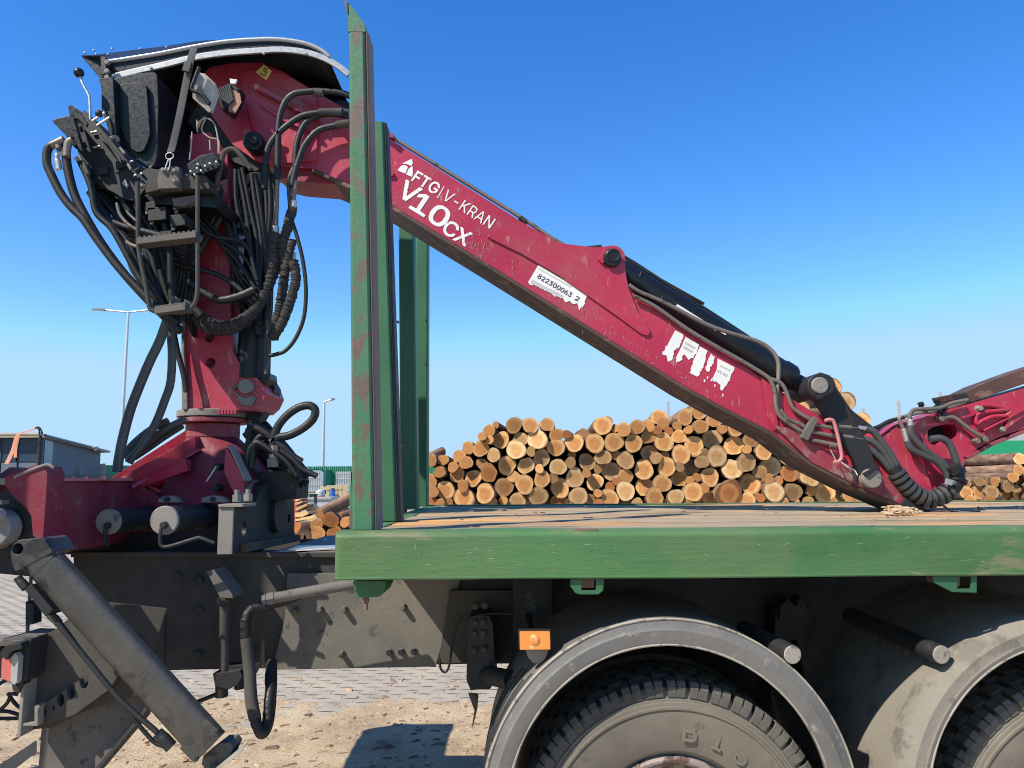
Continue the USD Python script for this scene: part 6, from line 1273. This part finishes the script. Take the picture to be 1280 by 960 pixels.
obj('lever_stub', cat(hose_mesh([(138, 173), (145, 171), (148, 176)], yn + .05, 2.4), hose_mesh([(150, 185), (156, 192)], yn + .05, 2.0), hose_mesh([(160, 205), (164, 212)], yn + .06, 2.0)), 'dusty_steel', cs)
# platform brackets below the seat
pf = obj('seat_bracket', prism([(182, 228), (197, 222), (214, 221), (240, 216), (258, 220), (262, 236), (240, 236), (204, 236), (182, 241)], yn + .04, yn + .16, ref=yn + .04), 'chassis_steel', CR)
obj('bracket_box', prism([(201, 212), (217, 209), (225, 210), (225, 236), (199, 237), (198, 224)], yn + .01, yn + .05, ref=yn + .02), 'dusty_grey', pf)
for px, py in ((219, 214), (219, 227), (178.5, 233), (205, 213)): obj('bolt', hexbolt(px, py, yn + .01, 2.8, .015), 'dusty_steel', pf)
obj('valve_bank', prism([(236, 208), (252, 197), (270, 193), (275, 200), (274, 212), (258, 218), (240, 220)], yn + .02, yn + .14, ref=yn + .04), 'black_gloss', CR)
for px, py in ((238, 214), (246, 210), (247, 205), (251, 213), (256, 207), (262, 204), (270, 202), (243, 218)): obj('valve_port', disc(px, py, yn + .0, yn + .03, 1.5, 8), 'bare_metal', CR)
obj('lower_bracket', prism([(183, 246), (220, 240), (262, 240), (280, 252), (272, 262), (240, 258), (222, 258), (195, 258)], yn + .10, yn + .34, ref=yn + .12), 'black_gloss', CR)
obj('lower_bracket', prism([(217, 250), (246, 246), (246, 254), (230, 260), (220, 259)], yn + .06, yn + .10, ref=yn + .08), 'dusty_grey', CR)
obj('handle_hoop', hose_mesh([(274, 233), (272, 226), (278, 198), (281, 190), (288, 186.5), (295, 188), (304, 198), (314, 212)], yn + .06, 3.4), 'chassis_steel', CR)
# body mass of pumps and pipes behind the ladder
obj('manifold', prism([(186, 262), (240, 256), (240, 420), (231, 400), (222, 400), (204, 380), (190, 330), (184, 290)], yn + .30, yn + .50, ref=yn + .3), 'black_steel', CR)
# ladder
ld = obj('ladder', cat(hose_mesh([(172, 228), (172.5, 262), (173, 305), (177, 332), (182, 355), (186, 380), (189, 387), (197, 390)], yn - .02, 2.9), hose_mesh([(247, 220), (247, 260), (247, 330), (246.5, 366), (243, 380), (236, 387), (232, 388)], yn - .02, 2.9)), 'chassis_steel', CR)
for (p, q) in (((174, 303), (247, 294.5)), ((196, 389.5), (234, 384.5))):
    a, b = at(*p, yn - .02), at(*q, yn - .02); h = px2m(4, yn)
    st_ = obj('step', hull([x + [0, dy, dz] for x in (a, b) for dy in (-.02, .05) for dz in (-h, h)]), 'dusty_grey', ld)
    for k in range(12): m = a + (b - a) * (k + .5) / 12; obj('grip_tooth', hull([m + [dx, dy, h + dz] for dx in (-.006, .006) for dy in (-.02, .05) for dz in (0, .006)]), 'dusty_grey', st_)

# ---------------- hoses
def H(pts, y, r, m='hose_rubber', **k): return obj('hose', hose_mesh(pts, y, r, **k), m, CR)
H([(76, 178), (64, 182), (59, 190), (59, 205), (64, 218), (75, 240), (88, 258), (104, 274), (122, 300), (148, 334), (178, 366), (202, 388), (224, 404)], yn + .02, 5.4)
H([(98, 182), (91, 175), (85, 179), (83, 192), (85, 212), (92, 240), (102, 262), (124, 300), (150, 336), (182, 372), (206, 396), (226, 414)], yn + .03, 5.6)
obj('fitting', cat(hose_mesh([(80, 174), (64, 182)], yn + .0, 5.0), hose_mesh([(70, 178), (74, 186)], yn, 4)), 'pipe_metal', CR)
obj('fitting', hose_mesh([(91, 175), (86, 178), (84, 186), (83.5, 196)], yn - .035, 5.0), 'pipe_metal', CR)
obj('fitting', cat(hose_mesh([(80, 190), (72, 193), (71, 205)], yn + .02, 3), hose_mesh([(72, 200), (74, 212)], yn + .02, 3.8)), 'bare_metal', CR)
rh = random.Random(21)
for k in range(7):
    j = lambda s=4: rh.uniform(-s, s)
    H([(100 + k * 4 + j(3), 196 + k * 4 + j(3)), (112 + k * 3 + j(), 232 + j(5)), (122 + k * 5 + j(), 262 + j()), (136 + k * 6 + j(), 284 + j()), (150 + k * 9 + j(), 305 + k * 2 + j()), (176 + k * 5 + j(), 345 + j(8)), (200 + k * 2, 385 + j())], yn + .05 + .03 * k, 4.2)
for k in range(5): H([(112 + k * 3, 240 + k * 3), (134 + k * 2, 272 + k * 3), (158, 284 + k * 4), (190, 292 + k * 4), (232, 304 + k * 6)], yn + .1 + .02 * k, 4.6)
H([(146, 254), (150, 268), (160, 280), (172, 288)], yn + .06, 2.2, 'pipe_metal'); H([(155, 256), (160, 266), (170, 276)], yn + .10, 1.8, 'pipe_metal'); H([(158, 302), (164, 306), (176, 310)], yn + .02, 2.6, 'pipe_metal')
H([(160, 320), (164, 336), (176, 354), (184, 366)], yn + .1, 2.4, 'hose_grey'); H([(170, 322), (174, 338), (182, 352)], yn + .1, 2.0, 'hose_grey')
H([(152, 300), (190, 316), (226, 332), (262, 340), (288, 352), (310, 372), (318, 384)], yn + .22, 3.4); H([(205, 280), (212, 310), (213, 345), (216, 390)], yn + .12, 4.2)
H([(200, 338), (206, 360), (214, 384), (222, 400)], yn + .14, 4.4); H([(236, 352), (255, 366), (275, 375), (300, 370), (318, 362)], yn + .2, 5.2)
for k in range(6): H([(190 + 6 * k, 262 + 3 * k), (198 + 5 * k, 300), (200 + 6 * k, 340 + 4 * k), (204 + 5 * k, 395)], yn + .18 + .02 * k, 4.4)
H([(222, 372), (212, 392), (200, 425), (188, 450), (176, 478), (163, 512), (154, 545), (149, 570), (146, 590)], 3.28, 6.0, 'hose_grey'); H([(220, 376), (214, 410), (215, 445), (213, 478), (206, 500), (194, 530), (178, 556), (166, 570), (161, 578)], 3.34, 5.2, 'hose_grey')
H([(232, 524), (208, 536), (186, 552), (170, 566), (161, 572), (161, 562), (172, 550), (190, 536), (210, 526)], 3.4, 4.6, 'hose_grey'); H([(228, 532), (206, 546), (186, 560), (168, 572)], 3.44, 4.0, 'hose_grey')
H([(216, 410), (222, 440), (229, 466), (233, 490)], 3.5, 3.6)
for k in range(5): H([(300 + 3 * k, 195 + 3 * k), (298 + 4 * k, 225), (292 + 3 * k, 262 + 3 * k), (296, 300 + 4 * k)], 3.62 + .02 * k, 3.2)
for k in range(12):
    j = lambda q=5: rh.uniform(-q, q)
    H([(150 + 8 * k + j(), 240 + j(8)), (165 + 6 * k + j(), 272 + j(8)), (185 + 4 * k + j(), 300 + j(10)), (196 + 3 * k + j(), 340 + j(10)), (205 + 2.4 * k, 392 + j())], yn + .14 + .02 * k, rh.uniform(2.6, 5))
for k in range(6): H([(240 + 8 * k, 262 + rh.uniform(-6, 6)), (236, 300 + 8 * k), (222 + 4 * k, 340 + 6 * k), (214 + 4 * k, 398)], yn + .25, 3.6)
for (px, py, w, h) in ((196, 268, 22, 16), (222, 276, 18, 14), (206, 296, 16, 12), (188, 258, 12, 10), (226, 256, 20, 12), (150, 206, 10, 9), (128, 214, 12, 10)):
    vbq = obj('valve_body', prism([(px - w / 2, py - h / 2), (px + w / 2, py - h / 2 - 2), (px + w / 2, py + h / 2 - 2), (px - w / 2, py + h / 2)], yn + .08, yn + .2, ref=yn + .08), 'black_steel', CR)
    obj('port', cat(hose_mesh([(px - w / 4, py + h / 2 - 3), (px - w / 4 - 1, py + h / 2 + 5)], yn + .1, 2.2)), 'dusty_steel', vbq)
# over the boom knuckle and down to the sleeves
H([(440, 121), (425, 116), (400, 114), (380, 115), (366, 118), (355, 130), (349, 150), (347.5, 175), (347, 205), (346.5, 225)], 3.46, 4.2)
H([(436, 140), (414, 139), (398, 141), (378, 145), (360, 156), (345, 170), (335, 186), (331, 210), (331, 236)], 3.46, 4.2)
H([(436, 145), (412, 142), (396, 145), (382, 154), (374, 170), (370, 188), (369, 215)], 3.47, 4.2)
H([(440, 154), (420, 157), (398, 163), (382, 180), (375, 196), (369, 215), (365, 234)], 3.45, 4.2)
for pts in ([(399, 140.5), (428, 140)], [(420, 156.5), (437, 154)], [(394, 115.5), (404, 116.5)]):
    obj('hose_ferrule', hose_mesh(pts, 3.45, 5.2, sides=14), 'chassis_steel', CR)
obj('hose_pipe', hose_mesh([(346.5, 222), (346, 250), (345, 284)], 3.46, 3.0), 'pipe_metal', CR); obj('hose_pipe', hose_mesh([(367, 210), (362.5, 222), (361.5, 240), (363, 262), (360, 278)], 3.47, 3.0), 'hose_grey', CR); obj('hose_pipe', hose_mesh([(369, 226), (368, 240), (367, 252)], 3.45, 2.8), 'pipe_metal', CR)
for pts, r in (([(344.5, 283.5), (344.5, 293.5)], 4.8), ([(367.3, 251), (366.8, 260.5)], 4.0), ([(366.5, 316), (366, 326)], 4.0)): obj('hose_ferrule', hose_mesh(pts, 3.45, r, sides=14), 'bare_metal', CR)
def S(pts, y, r, sd): return obj('sleeved_hose', hose_mesh(pts, y, r, sides=12, rough=.22, seed=sd), 'braid_sleeve', CR)
S([(343.5, 292), (342, 310), (341, 332), (338, 352), (328, 373), (316, 389), (298, 402), (282, 408), (267, 405), (257, 398)], 3.43, 6.4, 1)
S([(366.5, 260), (362, 272), (360, 284), (354, 300), (348, 320), (343, 340), (334, 362), (322, 384), (306, 402), (290, 412), (268, 413), (254, 406), (246, 396)], 3.45, 6.0, 2)
S([(366, 326), (370, 345), (367, 362), (360, 385), (354, 400), (346, 415), (338, 421)], 3.40, 6.0, 3); S([(354, 300), (356, 330), (354, 358), (350, 384), (345, 404), (342, 424)], 3.44, 6.0, 4)
S([(366, 300), (361, 320), (356, 345)], 3.42, 5.0, 5)
H([(363, 270), (372, 298), (379, 328), (382.5, 362), (380, 396), (370, 422), (357, 438), (345, 443), (337, 444.5)], 3.40, 2.6)
H([(252, 395), (236, 380), (232, 378)], 3.3, 6); H([(334, 400), (336, 440), (332, 468)], 3.46, 2.4, 'hose_grey')
for k in range(10):
    j = lambda q=4: rh.uniform(-q, q)
    H([(225 + 6 * k + j(), 232 + j(6)), (236 + 4 * k + j(), 262 + j(8)), (262 + 3 * k + j(), 290 + j(10)), (300 + j(6), 310 + 8 * k + j(6)), (322 + j(5), 350 + 6 * k)], 3.40 + .012 * k, rh.uniform(1.8, 3.4))
for k in range(8):
    j = lambda q=4: rh.uniform(-q, q)
    H([(292 + 7 * k + j(), 215 + j(5)), (300 + 6 * k + j(), 255 + j(8)), (312 + 4 * k + j(), 310 + j(8)), (318 + 3 * k + j(), 370 + j(8)), (322 + 2 * k, 420 + j())], 3.52 + .008 * k, rh.uniform(2.2, 4))
# loop and tangle behind the pedestal
H([(342, 570), (342, 552), (347, 534), (359, 519), (374, 509), (387, 507), (394, 513), (391, 524), (379, 535), (362, 544), (347, 547), (339, 553)], 3.42, 5.2)
obj('hose_ferrule', hose_mesh([(343, 557), (343, 573)], 3.42, 6.2, sides=6), 'dusty_steel', CR); obj('hose_ferrule', hose_mesh([(341, 573), (341, 584)], 3.42, 7, sides=6), 'dusty_steel', CR)
rt = random.Random(4)
for k in range(20):
    y = 3.5 + rt.uniform(-.1, .35); e = rt.uniform(0, 1)
    H([(304 + rt.uniform(0, 10), 534 + rt.uniform(0, 66)), (318 + rt.uniform(-4, 8), 530 + 50 * e + rt.uniform(-6, 10)), (340 + rt.uniform(-6, 6), 545 + 45 * e + rt.uniform(-6, 10)), (360 + rt.uniform(-5, 6), 565 + 40 * e), (376 + rt.uniform(-8, 10), 588 + 26 * e)], y, 3.6)
H([(318, 534), (330, 540), (350, 556), (366, 570), (377, 577)], 3.42, 4.4); H([(350, 562), (366, 574), (378, 586), (396, 595)], 3.40, 3.6); H([(310, 532), (322, 532), (336, 541)], 3.5, 4.4)
obj('valve_housing', prism([(322, 590), (360, 588), (372, 600), (370, 624), (330, 626)], 3.5, 3.7), 'black_steel', CR)

# bark and chips under the boom toe
cr, rg = [], random.Random(9)
for k in range(70):
    p = at(rg.uniform(1106, 1150), 640, rg.uniform(3.18, 3.5)); cr.append(shard((p[0], p[1], BED + .004 + rg.uniform(0, .03) * (1 - abs(p[0] - at(1128, 640, 3.3)[0]) / .12)), rg.uniform(.02, .05), rg.uniform(.01, .02), .012, rg))
obj('chip_heap', cat(*cr), 'chip_wood', smooth=False, kind='stuff', label='small heap of pale chips on the bed under the boom toe', category='wood chips')
cr = []
for k in range(60):
    cr.append(shard((rg.uniform(xa + .2, 2.6), rg.uniform(Y0 + .05, YF - .2), BED + .004), rg.uniform(.01, .03), rg.uniform(.006, .012), .006, rg))
obj('bark_crumbs', cat(*cr), 'bark_chip', smooth=False, kind='stuff', label='few bark crumbs lying on the wooden truck bed', category='bark')
